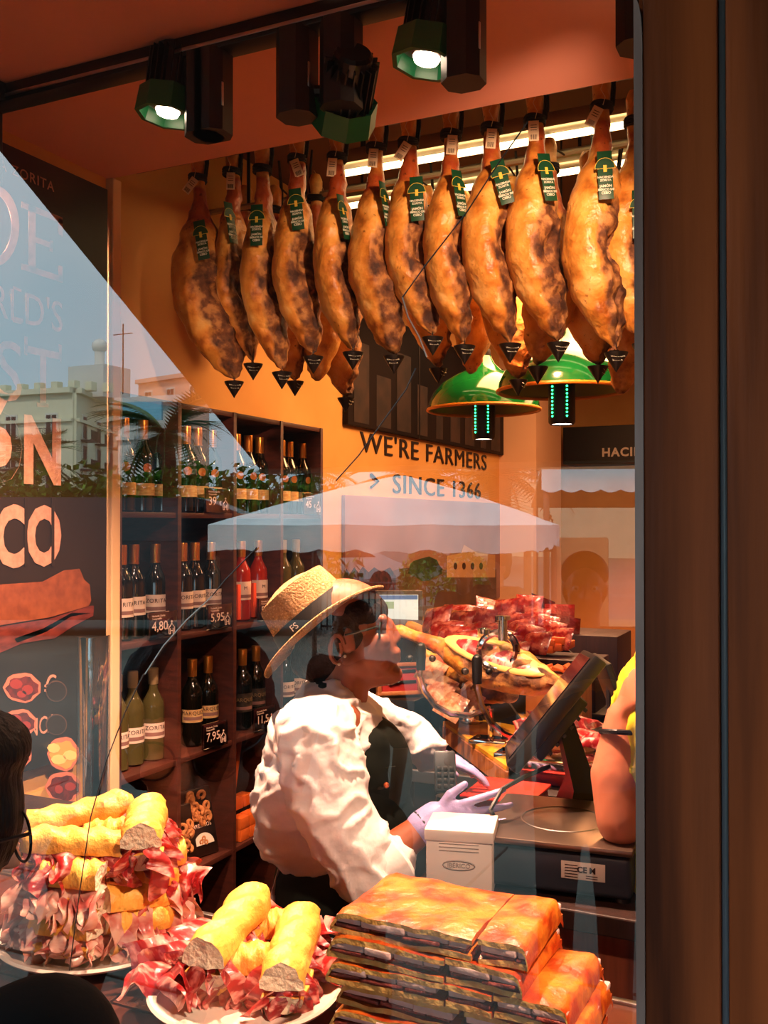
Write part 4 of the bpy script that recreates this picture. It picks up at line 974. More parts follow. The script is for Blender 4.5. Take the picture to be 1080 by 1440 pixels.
ball(bm, wc + Vector((-.02, -.025, .045)), (.088, .095, .085), None, 3); ball(bm, wc + Vector((-.045, -.06, -.02)), (.08, .075, .11), None, 3); ball(bm, wc + wf*.05 + Vector((0, 0, .072)), (.070, .060, .035), None, 3); ball(bm, wc + wr_*.055 + wf*.03 + Vector((0, 0, .058)), (.034, .05, .038), None, 3)
ball(bm, P(-34, 1140, .80), (.036, .04, .06), None, 3); ball(bm, wc + UP*.07, (.085, .098, .062), None, 3); ball(bm, wc + wr_*.062 - wf*.03 + Vector((0, 0, .0)), (.03, .045, .06), None, 3); ball(bm, wc - wr_*.062 - wf*.01 + Vector((0, 0, .0)), (.03, .05, .07), None, 3)
blob('hair', bm, HAIR, .0075, 1, wom, True, post=lambda c, n: c + n*(.003*noise.noise(Vector((c.x*90, c.y*90, c.z*6)))))
bm = BM(); m_gl = mat('dark_metal_frame', (18, 12, 12), .35, .4)
for q_ in (1, -1):
    c = atw(q_*.036, .098, .004); tube(bm, [c + wr_*(.025*math.cos(a)) + UP*(.021*math.sin(a)) for a in [2*PI*i/22 for i in range(23)]], .0013, 6, False)
    tube(bm, [atw(q_*.062, .096, .012), atw(q_*.076, .06, .010), atw(q_*.082, -.01, .0)], .0017, 6)
tube(bm, [atw(-.012, .100, .008), atw(.012, .100, .008)], .0012, 6)
obj('glasses', bm, m_gl, wom, True, True)
bm = BM()
for q_ in (1, -1):
    c = atw(q_*.036, .098, .004); vs = [bm.verts.new(c + wr_*(.0245*math.cos(a)) + UP*(.0205*math.sin(a))) for a in [2*PI*i/20 for i in range(20)]]; bm.faces.new(vs)
obj('lenses', bm, glass_mat('lens_glass', (1, .96, .93), .0, 1.0), wom, False, True)
for x_ in (-.92, -.74):
    s = BM(); capsule(s, (x_, -.61, .045), (x_, -.45, .04), .043, .036); blob('shoe', s, mat('black_leather', (20, 18, 18), .4), .012, 2, wom, True, post=lambda c, n: Vector((c.x, c.y, max(c.z, .001))))
# ================================================================== THE STREET (behind the photographer; seen only mirrored in the pane)
GP = -.35
m_stone = mat('facade_stone', (70, 48, 36), .7)
bm = BM(); box(bm, (-1.0, .1, 4.6), (12, .2, 3.2)); box(bm, (-4.65, .1, 1.6), (4.7, .2, 3.2)); box(bm, (3.0, .1, 1.6), (5.2, .2, 3.2)); box(bm, (-.9, .015, .42), (3.2, .03, .86))
struct('wall_front', bm, m_stone)
bm = BM(); box(bm, (-.4, 4.1, 3.38), (6.6, 8.2, .1)); struct('ceiling.001', bm, m_stone)
bm = BM(); box(bm, (WX - .35, 4.0, 1.6), (.3, 8.2, 3.5)); struct('wall_left.001', bm, m_stone)
m_pave = mat('pavement', (122, 118, 100), .6, col2=(100, 98, 84), scale=3, bump=.1); m_joint = mat('pavement_joint', (52, 54, 52), .8)
bm = BM(); box(bm, (-1, -1.95, -.2), (16, 3.9, .36)); ter = struct('trim_6', bm, m_joint)
PAV = None
for iy in range(6):
    for ix in range(13):
        x = -7.2 + ix*.95 + (.47 if iy % 2 else 0); y = -.33 - iy*.65
        if PAV is None:
            bm = BM(); bbox(bm, (0, 0, 0), (.935, .635, .03), .004, seg=1); PAV = mesh('paving_slab', bm, m_pave)
        o = bpy.data.objects.new('paving_slab', PAV); COL.objects.link(o); o.parent = ter; o.location = (x, y, -.015)
bm = BM(); box(bm, (0, -64, GP - .05), (240, 120, .1)); struct('floor.001', bm, mat('plaza_stone', (108, 104, 92), .65, col2=(88, 86, 76), scale=.6, tex='noise'))
# awning over the terrace
ay = 3.6; pz = on_y(440, 661, ay).z; xl = on_y(368, 661, ay).x; pp = on_x(0, 215, xl); sl = (pp.z - pz) / (ay - pp.y)
ztopw = pz + sl*ay; m_awn = mat('awning_cloth', (58, 30, 20), .85); xr = 4.2
aw = thing('awning', 'dark brown sloping awning over the pavement in front of the shop', 'awning', (xl + 1.5, -.02, 0))
bm = BM(); a_, b_ = Vector((0, -.02, ztopw)), Vector((0, -ay, pz))
vs = [(xl, -.02, ztopw), (xr, -.02, ztopw), (xr, -ay, pz), (xl, -ay, pz)]
lo = [bm.verts.new(p) for p in vs]; hi = [bm.verts.new((p[0], p[1], p[2] + .02)) for p in vs]; bm.faces.new(lo); bm.faces.new(hi[::-1])
for k in range(4): bm.faces.new([lo[k], hi[k], hi[(k+1) % 4], lo[(k+1) % 4]])
obj('canopy', bm, m_awn, aw, False, True)
bm = BM(); tube(bm, [(xl, -ay, pz + .005), (xr, -ay, pz + .005)], .022, 8); obj('front_bar', bm, m_alu, aw, True, True)
for x in (.55, xr - .1):
    bm = BM(); tube(bm, [(x, -.02, 2.9), (x, -1.7, 2.6), (x, -ay, pz - .01)], .02, 8); obj('folding_arm', bm, m_alu, aw, True, True)

def wall_between(bm, a, b, z0, z1, th=.4):
    a, b = Vector((a.x, a.y, 0)), Vector((b.x, b.y, 0)); d = (b - a); L = d.length; x = d / L; n = Vector((-x.y, x.x, 0))
    R = Matrix((x, n, UP)).transposed(); box(bm, (a + b)/2 + UP*((z0 + z1)/2), (L, th, z1 - z0), R); return a, x, n, L, R
m_sash = mat('window_sash', (214, 214, 200), .5); m_pane = mat('far_window_glass', (30, 38, 44), .4, spec=.4); m_iron = mat('balcony_iron', (34, 34, 34), .5)
WB = BM(); box(WB, (0, 0, 0), (1.5, .2, 2.5)); WIN_F = mesh('window_frame', WB, m_sash, False)
WB = BM(); 
for s in (-1, 1): box(WB, (s*.33, 0, 0), (.5, .3, 2.1))
WIN_P = mesh('pane', WB, m_pane, False)
WB = BM(); box(WB, (0, .5, -1.3), (2.2, 1.0, .15)); box(WB, (0, .98, -.3), (2.2, .05, .06))
for k in range(12): box(WB, (-1.05 + k*.19, .98, -.75), (.04, .04, .95))
BALC = mesh('balcony', WB, m_iron, False)
def building(name, label, pts, z1, m, rows_z, pitch, balc=True, cornice=None, cat='building', sc=1.0):
    c = sum(pts, Vector()) / len(pts); t = thing(name, label, cat, (c.x, c.y, GP))
    me = None
    for a, b in zip(pts, pts[1:]):
        bm = BM(); a0, x, n, L, R = wall_between(bm, a, b, GP, z1); 
        out = n if (n.dot(Vector((CAM.x, CAM.y, 0)) - a0) > 0) else -n
        obj('facade_wall', bm, m, t, False, True)
        bm = BM(); wall_between(bm, a + out*.3, b + out*.3, z1 - .5, z1, .8); wall_between(bm, a + out*.2, b + out*.2, z1 - 3.2, z1 - 2.9, .6); obj('cornice', bm, cornice or m, t, False, True)
        nwin = int(L / pitch)
        for z in rows_z:
            for k in range(nwin):
                p = a0 + x*((k + .5)*L/nwin) + out*.22; rz = math.atan2(out.y, out.x) - PI/2
                for me in (WIN_F, WIN_P) + ((BALC,) if balc else ()):
                    if me == WIN_F:
                        o = bpy.data.objects.new('window', me); o.parent = t; o.matrix_parent_inverse = world_of(t).inverted(); o.location = (p.x, p.y, z); o.rotation_euler = (0, 0, rz); o.scale = (sc, 1, sc); w = o
                    else:
                        o = bpy.data.objects.new(me.name.split('.')[0], me); o.parent = w
                    COL.objects.link(o)
    bm = BM(); vs = [bm.verts.new((p.x, p.y, z1 - .6)) for p in pts]; back = (pts[0] + pts[-1])/2 + ((pts[0] + pts[-1])/2 - CAM).normalized()*14
    vs.append(bm.verts.new((back.x, back.y, z1 - .6))); bm.faces.new(vs); obj('roof', bm, m, t, False, True)
    return t
m_fac = mat('cream_facade', (226, 222, 190), .8); m_fac2 = mat('white_facade', (214, 212, 204), .8); m_fac3 = mat('rose_facade', (226, 176, 156), .8)
z1 = V(80, 545, 92).z
b1 = building('apartment_building', 'cream corner apartment building with iron balconies mirrored at the left of the pane', [V(-260, 700, 104), V(104, 700, 92), V(176, 700, 112)], z1, m_fac, [V(104, v, 92).z for v in (598, 640, 682)], 4.4)
bm = BM(); c = V(140, 520, 98); box(bm, (c.x, c.y, z1 + 1.2), (4.5, 4, 3.2)); obj('roof_hut', bm, m_fac2, b1, False, True)
bm = BM(); tube(bm, [(c.x, c.y, z1 + 2.5), (c.x, c.y, z1 + 4.8)], .5, 10); ball(bm, (c.x, c.y, z1 + 5.0), .8); obj('roof_turret', bm, m_white, b1, True, True)
bm = BM(); tube(bm, [(c.x + 3, c.y, z1), (c.x + 3, c.y, z1 + 7)], .07, 5); tube(bm, [(c.x + 1.8, c.y, z1 + 6), (c.x + 4.2, c.y, z1 + 6)], .05, 5); obj('aerial', bm, m_iron, b1, True, True)
for k in range(9):
    p = V(-40 + k*24, 545, 93 + abs(k - 6)*.8); bm = BM(); bbox(bm, (p.x, p.y, z1 + .35), (.8, .8, .9), .05); obj('parapet_block', bm, m_fac, b1, False, True)
z2 = V(200, 556, 72).z
b2 = building('office_building', 'white flat roofed building with a long glass strip mirrored beside the cream one', [V(168, 700, 74), V(262, 700, 72)], z2, m_fac2, [V(200, 640, 72).z], 3.4, False)
bm = BM(); a, b = V(174, 580, 71), V(228, 580, 70.4); wall_between(bm, a, b, V(200, 592, 71).z, V(200, 566, 71).z, .3); obj('glass_strip', bm, mat('bright_glazing', (130, 190, 210), .05, .3), b2, False, True)
building('house', 'rose coloured gabled house mirrored above the wine shelf', [V(196, 700, 118), V(292, 700, 110)], V(240, 528, 114).z, m_fac3, [V(240, 560, 114).z], 4, False)
building('townhouse', 'beige townhouse with shutters mirrored at the right of the pane', [V(650, 700, 58), V(1060, 700, 50)], V(800, 560, 55).z, mat('sand_facade', (212, 196, 160), .8), [V(800, 652, 55).z, V(800, 590, 55).z], 3.2, False, sc=.8)

# greenery
m_leaf = mat('bush_leaf', (120, 168, 58), .6, col2=(56, 92, 34), scale=3); m_frond = mat('palm_frond', (92, 112, 62), .6); m_fbrown = mat('dry_palm_frond', (120, 86, 50), .7); m_trunk = mat('palm_trunk', (86, 66, 46), .9, bump=.8, bscale=20)
def bush(label, c, r, n=1500, group=None):
    rr = random.Random(int(c.x*10)); t = thing('hedge_bush', label, 'bush', (c.x, c.y, GP), group=group); bm = BM()
    for k in range(n):
        a = rr.uniform(0, 2*PI); b = math.acos(rr.uniform(-.2, 1)); q = r*(.72 + .34*rr.random() + .12*noise.noise(Vector((a*2, b*3, c.x))))
        p = Vector((c.x + q*1.25*math.sin(b)*math.cos(a), c.y + q*math.sin(b)*math.sin(a), GP + .5 + (c.z - GP - .5)*max(0, math.cos(b))*(q/r)))
        d = Vector((rr.uniform(-1, 1), rr.uniform(-1, 1), rr.uniform(-1, 1))).normalized(); e = d.orthogonal().normalized(); s = .11 + .08*rr.random()
        bm.faces.new([bm.verts.new(p - d*s), bm.verts.new(p + e*s*.5), bm.verts.new(p + d*s), bm.verts.new(p - e*s*.5)])
    o = obj('leaves', bm, m_leaf, t, False, True); o['kind'] = 'stuff'
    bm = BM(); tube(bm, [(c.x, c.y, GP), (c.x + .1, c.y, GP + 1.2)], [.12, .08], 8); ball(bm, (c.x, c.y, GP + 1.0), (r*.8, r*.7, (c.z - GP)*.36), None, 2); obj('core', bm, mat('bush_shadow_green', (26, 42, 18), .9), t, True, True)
for i, (u, v, d) in enumerate(((-60, 650, 30), (10, 668, 27), (62, 662, 26), (115, 655, 27), (175, 668, 26), (230, 664, 27), (285, 655, 26), (340, 660, 27), (395, 672, 26), (450, 680, 28))):
    bush('green bush, %s from the left in the hedge behind the parked van' % (['first', 'second', 'third', 'fourth', 'fifth', 'sixth', 'seventh', 'eighth', 'ninth', 'tenth'][i]), V(u, v, d), 1.35, group='bushes behind the van')
def frond_mesh(m):
    bm = BM(); pts = []
    for i in range(9):
        t = i/8; pts.append(Vector((t*1.9 - .25*t*t, 0, .75*t - 1.35*t*t)))
    tube(bm, pts, [.03*(1 - .8*i/8) for i in range(9)], 4)
    for i in range(1, 24):
        t = i/24; p = Vector((t*1.9 - .25*t*t, 0, .75*t - 1.35*t*t)); L = .62*math.sin(PI*min(1, t*.9 + .12))
        for s in (-1, 1):
            q = p + Vector((.20, s*L, -.22*L)); bm.faces.new([bm.verts.new(p), bm.verts.new(p + Vector((.06, 0, 0))), bm.verts.new(q)])
    return mesh('frond', bm, m, False)
FG, FB = frond_mesh(m_frond), frond_mesh(m_fbrown)
def palm(label, u, v, d, s, me, n=22):
    c = V(u, v, d); t = thing('palm_tree', label, 'palm', (c.x, c.y, GP))
    bm = BM(); k = 10; tube(bm, [(c.x + .1*math.sin(i), c.y, GP + (c.z - GP)*i/k) for i in range(k + 1)], [.26*s - .006*i + (.02 if i % 2 else 0) for i in range(k + 1)], 10); obj('trunk', bm, m_trunk, t, True, True)
    for i in range(n):
        o = bpy.data.objects.new('frond', me); COL.objects.link(o); o.parent = t; o.location = (0, 0, c.z - GP); o.scale = (s*1.1,)*3
        o.rotation_euler = (0, -.9 + 1.5*((i*7) % n)/n, i*2.399)
palm('full green palm mirrored over the top left bottles', 232, 612, 28, 1.15, FG, 30); palm('green palm mirrored at the far left of the pane', 40, 655, 38, 1.2, FG)
palm('green palm mirrored at the end of the wine shelf', 432, 668, 30, 1.0, FG); palm('dry brown palm mirrored above the tent roof', 590, 676, 42, 2.0, FB, 26); palm('dry brown palm mirrored near the pilaster', 700, 672, 40, 1.9, FB, 26)

# parked van
m_van = mat('dark_van_paint', (30, 22, 22), .3, coat=.6); m_vwin = mat('van_glass', (16, 20, 24), .05, coat=.5); m_tyre = mat('tyre', (18, 18, 18), .9)
vl, vr = V(-330, 800, 16.4), V(452, 800, 16.4); x = (vr - vl); x.z = 0; Lv = x.length; x.normalize(); back = Vector((-x.y, x.x, 0)); back = back if back.y < 0 else -back
vt = V(100, 698, 16.4).z
van = thing('parked_van', 'long dark van parked across the street, mirrored behind the poster', 'van', ((vl.x + vr.x)/2, vl.y, GP))
bm = BM(); prof = [(0, GP + .3), (0, vt - .1), (.15, vt), (Lv*.78, vt - .02), (Lv*.98, vt - .75), (Lv, vt - 1.15), (Lv, GP + .3)]
prism(bm, prof, basis(vl - UP*vl.z, x, UP), -1.9 if x.cross(UP).dot(back) < 0 else 1.9)
bmesh.ops.bevel(bm, geom=list(bm.edges), offset=.06, segments=2, affect='EDGES'); obj('body', bm, m_van, van, True, True)
fr_ = -back*.01
for a, b in ((Lv*.62, Lv*.8),):
    bm = BM(); o_ = vl - UP*vl.z; pts = [(a, vt - .75), (a, vt - .18), (b - .1, vt - .18), (b + .35, vt - .75)]
    prism(bm, pts, basis(o_ + fr_*2, x, UP), .01); obj('side_window', bm, m_vwin, van, False, True)
for a in (Lv*.16, Lv*.84):
    bm = BM(); w = vl - UP*vl.z + x*a + UP*(GP + .36); x_, y_ = x, UP
    lathe(bm, [(0, -.12), (.30, -.12), (.36, -.08), (.36, .08), (.30, .12), (0, .12)], 20, basis(w, x, UP)); obj('wheel', bm, m_tyre, van, True, True)
# light car behind the tent
m_car = mat('silver_paint', (196, 202, 206), .3, .4, coat=.5)
cl, crr = V(372, 800, 26), V(520, 800, 27); x = crr - cl; x.z = 0; Lc = 4.1; x.normalize(); nb = Vector((-x.y, x.x, 0)); nb = nb if nb.y < 0 else -nb
car = thing('parked_car', 'silver car mirrored behind the left side of the market tent', 'car', (cl.x + x.x*2, cl.y, GP))
g = GP; prof = [(0, g+.3), (.02, g+.75), (.5, g+.92), (1.1, g+1.4), (2.6, g+1.45), (3.4, g+.98), (4.0, g+.8), (4.1, g+.35)]
bm = BM(); prism(bm, prof, basis(cl - UP*cl.z, x, UP), 1.7 if x.cross(UP).dot(nb) > 0 else -1.7); bmesh.ops.bevel(bm, geom=list(bm.edges), offset=.05, segments=2, affect='EDGES'); obj('body', bm, m_car, car, True, True)
bm = BM(); prism(bm, [(.75, g+.98), (1.18, g+1.34), (2.5, g+1.38), (3.15, g+1.0)], basis(cl - UP*cl.z - nb*.02, x, UP), .015); obj('side_window', bm, m_vwin, car, False, True)
for a in (.8, 3.3):
    bm = BM(); lathe(bm, [(0, -.1), (.26, -.1), (.31, -.06), (.31, .06), (.26, .1), (0, .1)], 18, basis(cl - UP*cl.z + x*a + UP*(g + .31), x, UP)); obj('wheel', bm, m_tyre, car, True, True)

# market tent
m_canvas = mat('white_canvas', (244, 246, 244), .8, col2=(226, 230, 230), scale=3, bump=.3, bscale=5); m_pole = mat('brown_tent_pole', (110, 80, 62), .5)
tc_ = V(566, 740, 8.6); ze = V(560, 738, 8.6).z; za = V(560, 668, 8.6).z
tent = thing('market_tent', 'white pyramid market tent mirrored in the middle of the pane', 'tent', (tc_.x, tc_.y, GP), (0, 0, -YAW + .25))
H = 1.28
bm = BM()
def roof(u, v):
    a = 2*PI*u; ca, sa = math.cos(a), math.sin(a); m = 1/max(abs(ca), abs(sa)); r = H*v
    x, y = ca*m*r, sa*m*r; z = (za - (za - ze)*(v**1.15)) - GP - .04*math.sin(PI*v)*abs(math.cos(2*a)); z += .012*noise.noise(Vector((x*3, y*3, 1)))
    return Vector((x, y, z))
grid(bm, 48, 10, lambda u, v: roof(u, max(v, .02)), True); obj('canopy', bm, m_canvas, tent)
bm = BM(); grid(bm, 96, 3, lambda u, v: roof(u, 1.0) + Vector((.03*math.sin(40*PI*u)*v*.6, .03*math.cos(33*PI*u)*v*.6, -.20*v - .015*math.sin(60*PI*u)*v)), True); obj('valance', bm, m_canvas, tent)
for sx in (-1, 1):
    for sy in (-1, 1):
        bm = BM(); tube(bm, [(sx*H*.96, sy*H*.96, 0), (sx*H*.96, sy*H*.96, ze - GP - .02)], .028, 8); obj('pole', bm, m_pole, tent)
bm = BM(); tube(bm, [(-H*.95, -H*.95, ze - GP - .25), (H*.95, -H*.95, ze - GP - .25)], .02, 6); obj('cross_bar', bm, m_pole, tent)
# stall with a brown canopy right of it
st = V(885, 730, 10.5); stt = thing('market_stall', 'brown roofed market stall mirrored beside the wooden post', 'stall', (st.x, st.y, GP), (0, 0, -YAW + .1))
zs = V(885, 712, 10.5).z - GP; m_stc = mat('tan_canvas', (176, 134, 96), .8)
bm = BM(); vs = [(-1.0, -1, zs), (1.3, -1, zs), (1.3, 1, zs + .35), (-1.0, 1, zs + .35)]
lo = [bm.verts.new(p) for p in vs]; hi = [bm.verts.new((p[0], p[1], p[2] + .04)) for p in vs]; bm.faces.new(lo); bm.faces.new(hi[::-1])
for k in range(4): bm.faces.new([lo[k], hi[k], hi[(k+1) % 4], lo[(k+1) % 4]])
obj('canopy', bm, m_stc, stt, False)
bm = BM(); grid(bm, 60, 2, lambda u, v: Vector((-1.0 + 2.3*u, 1.01, zs + .35 - .2*v - .03*abs(math.sin(12*PI*u))*v))); obj('scalloped_valance', bm, m_canvas, stt)
for x_ in (-.95, 1.25):
    for y_ in (-.95, .95): bm = BM(); tube(bm, [(x_, y_, 0), (x_, y_, zs + .17 + .17*y_)], .03, 8); obj('pole', bm, m_pole, stt)
bm = BM(); bbox(bm, (.15, .3, .45), (2.0, .7, .9), .02); obj('table', bm, mat('tan_cloth', (190, 160, 120), .8), stt)
bm = BM(); bbox(bm, (-.6, .8, 1.35), (.55, .06, .9), .02); obj('side_curtain', bm, m_stc, stt)
# iron railing, each bar a part
fa, fb = V(452, 818, 17.2), V(650, 818, 16.2); x = fb - fa; x.z = 0; Lf = x.length; x.normalize(); zf = fa.z - GP
fence = thing('iron_railing', 'low black iron railing mirrored behind the seller and the monitor', 'railing', (fa.x, fa.y, GP), (0, 0, math.atan2(x.y, x.x)))
for z in (.12, zf): bm = BM(); tube(bm, [(0, 0, z), (Lf, 0, z)], .022, 6); obj('rail', bm, m_iron, fence)
bm = BM(); tube(bm, [(0, 0, .05), (0, 0, zf)], .014, 6); BAR = mesh('bar', bm, m_iron)
for k in range(int(Lf/.115) + 1): add_mesh(BAR, fence, (k*.115, 0, 0))
# stone planter with a clipped bush by the railing
c = V(625, 860, 15.5); pl = thing('stone_planter', 'stone planter with a clipped dark bush mirrored by the railing', 'planter', (c.x, c.y, GP))
bm = BM(); lathe(bm, [(0, 0), (.5, 0), (.62, .5), (.68, .5), (.68, .58), (.5, .58), (.5, .5), (0, .5)], 20); obj('pot', bm, mat('planter_stone', (150, 136, 110), .8), pl)
bm = BM(); rr = random.Random(5)
for k in range(1400):
    a, b = rr.uniform(0, 2*PI), math.acos(rr.uniform(-.6, 1)); q = .6 + .15*rr.random(); p = Vector((q*math.sin(b)*math.cos(a), q*math.sin(b)*math.sin(a), 1.05 + q*.8*math.cos(b))); d = Vector((rr.uniform(-1, 1), rr.uniform(-1, 1), rr.uniform(-1, 1))).normalized(); e = d.orthogonal().normalized(); s = .06
    bm.faces.new([bm.verts.new(p - d*s), bm.verts.new(p + e*s*.5), bm.verts.new(p + d*s), bm.verts.new(p - e*s*.5)])
o = obj('leaves', bm, m_leaf, pl, False); o['kind'] = 'stuff'

# passers-by
def at_ground(u, d, z=GP): p = V(u, 735, d); return (p.x, p.y, z)
person('man with cropped dark hair in a patterned shirt standing near the tent', at_ground(700, 7.6), 0.3, 1.70, cloth_mat('patterned_shirt', (60, 48, 52), (150, 120, 110), scale=30), vox=.02)
person('long-haired woman in a grey jacket standing near the tent', at_ground(652, 7.9), -.2, 1.62, cloth_mat('grey_jacket', (120, 100, 90)), hair=mat('brown_hair', (70, 42, 28), .6, bump=.5, bscale=50), vox=.02, long_hair=True)
person('man in a denim blue shirt on the pavement looking at the window', at_ground(822, 2.95, 0), -.25, 1.50, cloth_mat('denim_shirt', (56, 84, 120)), cloth_mat('dark_jeans', (24, 24, 30)), vox=.013, arms={1: ((.30, .10, 1.05), (.10, .30, 1.15)), -1: ((-.28, .10, 1.03), (-.06, .30, 1.14))})
person('added child in a dark hooded jacket blocking mirrored pavement close to the window', at_ground(497, 3.3, 0), .2, 1.33, cloth_mat('dark_jacket', (26, 24, 28)), cloth_mat('dark_jeans', (24, 24, 30)), vox=.013)  # added figure: its dark shape keeps reflected pavement off the seller
# ================================================================== FOOD ON THE LEDGE
m_crust = mat('bread_crust', (250, 196, 88), .45, col2=(232, 150, 50), scale=22, detail=8, lo=.40, hi=.72, bump=.6, bscale=55)
m_crumb = mat('bread_crumb', (252, 236, 204), .85, bump=.8, bscale=120)
m_prosc = mat('sliced_ham', (150, 26, 30), .32, col2=(236, 158, 144), scale=26, detail=3, stretch=(1, 1, 2.2), lo=.50, hi=.62, sss=.15, coat=.25, bump=.15)
m_prosc2 = mat('pale_sliced_ham', (196, 84, 76), .4, col2=(242, 192, 170), scale=20, detail=3, stretch=(1, 1, 2), lo=.36, hi=.6, sss=.15, coat=.2)
m_darkmeat = mat('dark_filling', (92, 30, 26), .5, col2=(150, 66, 54), scale=50, bump=.6, bscale=90)
def bread_half(L, w, h, seed, top=True, torn=True):
    r = random.Random(seed); o = Vector((r.uniform(0, 30), 0, r.uniform(0, 30))); bm = BM(); n = 22; m = 14
    def fn(u, v):
        x = (u - .5)*L; e = 1.0
        t = min(1, (1 - u)/.16) if top or True else 1; e = math.sqrt(max(.0, 1 - (1 - t)**2))*.98 + .02
        if u < .06 and not torn: e *= .6 + u*6
        a = PI*v*2; ca, sa = math.cos(a), math.sin(a)
        y = w/2*e*ca*(1.0 + .04*math.sin(x*60 + seed)); z = (h*e*max(0, sa)**.8 if sa > 0 else -h*.12*e*abs(sa))
        p = Vector((x, y, z if top else -z))
        d = .0022*noise.noise(p*24 + o) + .0018*noise.noise(p*70 + o) + .002*noise.noise(Vector((x*12, 0, seed*3.1)))
        if sa > .3 and top:
            g = math.sin((x + y*.9)*2*PI/.046 + seed); d += .0035*max(0, g)**2 - .0030*max(0, -g)**8
        return p + Vector((0, ca, sa if top else -sa))*d + Vector((.004*noise.noise(Vector((y*90, z*90, seed))) if u < .01 else 0, 0, 0))
    g = grid(bm, n, m*2, lambda v, u: fn(v, u)) if False else None
    rings = [[bm.verts.new(fn(i/n, j/(m*2))) for j in range(m*2)] for i in range(n + 1)]
    for a, b in zip(rings, rings[1:]):
        for j in range(m*2): bm.faces.new([a[j], a[(j+1) % (m*2)], b[(j+1) % (m*2)], b[j]])
    c0 = bm.verts.new(Vector((-L/2 + .004, 0, h*.35 if top else -h*.35)))
    for j in range(m*2):
        f = bm.faces.new([rings[0][j], rings[0][(j+1) % (m*2)], c0]); f.material_index = 1
    bm.faces.new(rings[-1])
    return mesh('bread_half', bm, [m_crust, m_crumb])
def slice_me(seed, w=.085, drop=.055, m=None):
    r = random.Random(seed); f = [r.uniform(0, 6) for _ in range(6)]; k = r.choice((2.5, 3.5, 4.5)); bm = BM()
    def fn(u, v):
        x = (u - .5)*w*(1 - .25*v*math.sin(f[0])); hang = v
        amp = .004 + .013*v
        y = -.012 - .020*math.sin(min(1, v*1.6)*PI/2) - amp*math.sin(u*2*PI*k/2 + f[1] + v*1.5) - .006*math.sin(u*2*PI*k + f[2])*v
        z = .006*(1 - v) - drop*v*(1 + .28*math.sin(u*5 + f[3])) + .005*math.sin(u*2*PI*k + f[4])*v
        return Vector((x + .006*math.sin(v*6 + f[5]), y, z))
    g = [[bm.verts.new(fn(i/22, j/8)) for i in range(23)] for j in range(9)]
    h = [[bm.verts.new(fn(i/22, j/8) + Vector((0, .0012, .0008))) for i in range(23)] for j in range(9)]
    for G, fl in ((g, 1), (h, -1)):
        for j in range(8):
            for i in range(22):
                q = [G[j][i], G[j][i+1], G[j+1][i+1], G[j+1][i]]; bm.faces.new(q[::fl])
    for i in range(22): bm.faces.new([g[8][i], g[8][i+1], h[8][i+1], h[8][i]]); bm.faces.new([g[0][i+1], g[0][i], h[0][i], h[0][i+1]])
    for j in range(8): bm.faces.new([g[j][0], g[j+1][0], h[j+1][0], h[j][0]]); bm.faces.new([g[j+1][22], g[j][22], h[j][22], h[j+1][22]])
    return mesh('ham_slice', bm, m or m_prosc)
SL = [slice_me(i) for i in range(7)] + [slice_me(20 + i, .06, .035) for i in range(4)]
SLP = [slice_me(50 + i, .08, .05, m_prosc2) for i in range(5)]
BRT = [bread_half(.175, .056, .032, i) for i in range(5)]; BRB = [bread_half(.172, .056, .022, 10 + i, False) for i in range(3)]
def sandwich(label, a, b, seed, w=1.0, group=None, pale=False, nslice=7, roll=0.0, wide=1.0, drop=1.0):
    """a = cut end, b = round end (world points at the middle of the roll)"""
    a, b = Vector(a), Vector(b); d = b - a; L = d.length; x = d/L; y = UP.cross(x).normalized(); z = x.cross(y)
    M = Matrix((x, y, z)).transposed(); t = thing('ham_sandwich', label, 'sandwich', (a + b)/2, M.to_euler(), group); s = L/.175
    r = random.Random(seed)
    add_mesh(BRT[seed % 5], t, (0, 0, .006), (roll, 0, 0), 'bread_top', (s, w, w)); add_mesh(BRB[seed % 3], t, (0, 0, -.010), (0, 0, 0), 'bread_bottom', (s, w, w))
    pool = SLP if pale else SL
    for i in range(nslice):
        side = 1 if i % 2 else -1; q = (i//2 + .5)/math.ceil(nslice/2)
        add_mesh(pool[r.randrange(len(pool))], t, ((q - .5)*L*.8 + r.uniform(-.01, .01), 0 - side*.004, -.001 + r.uniform(-.002, .003)), (r.uniform(-.1, .35)*side, r.uniform(-.12, .12), (0 if side > 0 else PI) + r.uniform(-.25, .25)), 'ham_slice', (r.uniform(.8, 1.1), wide*r.uniform(.8, 1.15), drop*r.uniform(.8, 1.2)))
    add_mesh(pool[r.randrange(len(pool))], t, (-L/2 + .018, 0, .0), (0, 0, PI/2 + PI), 'ham_slice', (.5, .5, .6))
    return t
def plate(label, c, r):
    t = thing('plate', label, 'plate', (c.x, c.y, CZ)); 
    bm = BM(); lathe(bm, [(0, .002), (r*.55, .002), (r*.6, 0), (r*.66, .003), (r*.98, .022), (r, .026), (r*.975, .029), (r*.66, .0105), (r*.6, .008), (0, .007)], 56); obj('dish', bm, m_white, t)
    return t
c1 = on_z(138, 1312, CZ + .02); r1 = 137*((c1 - CAM).dot(FWD))/FPX
plate('white plate under the tall pile of ham sandwiches at the lower left', c1, r1)
c2 = on_z(345, 1392, CZ + .02); r2 = 136*((c2 - CAM).dot(FWD))/FPX
plate('white plate under the two crossed golden rolls at the bottom', c2, r2)
dp = (c1 - CAM).dot(FWD)
G1 = 'ham sandwiches heaped on the left plate'
def Q(u, v, dd): return P(u, v, dp + dd)
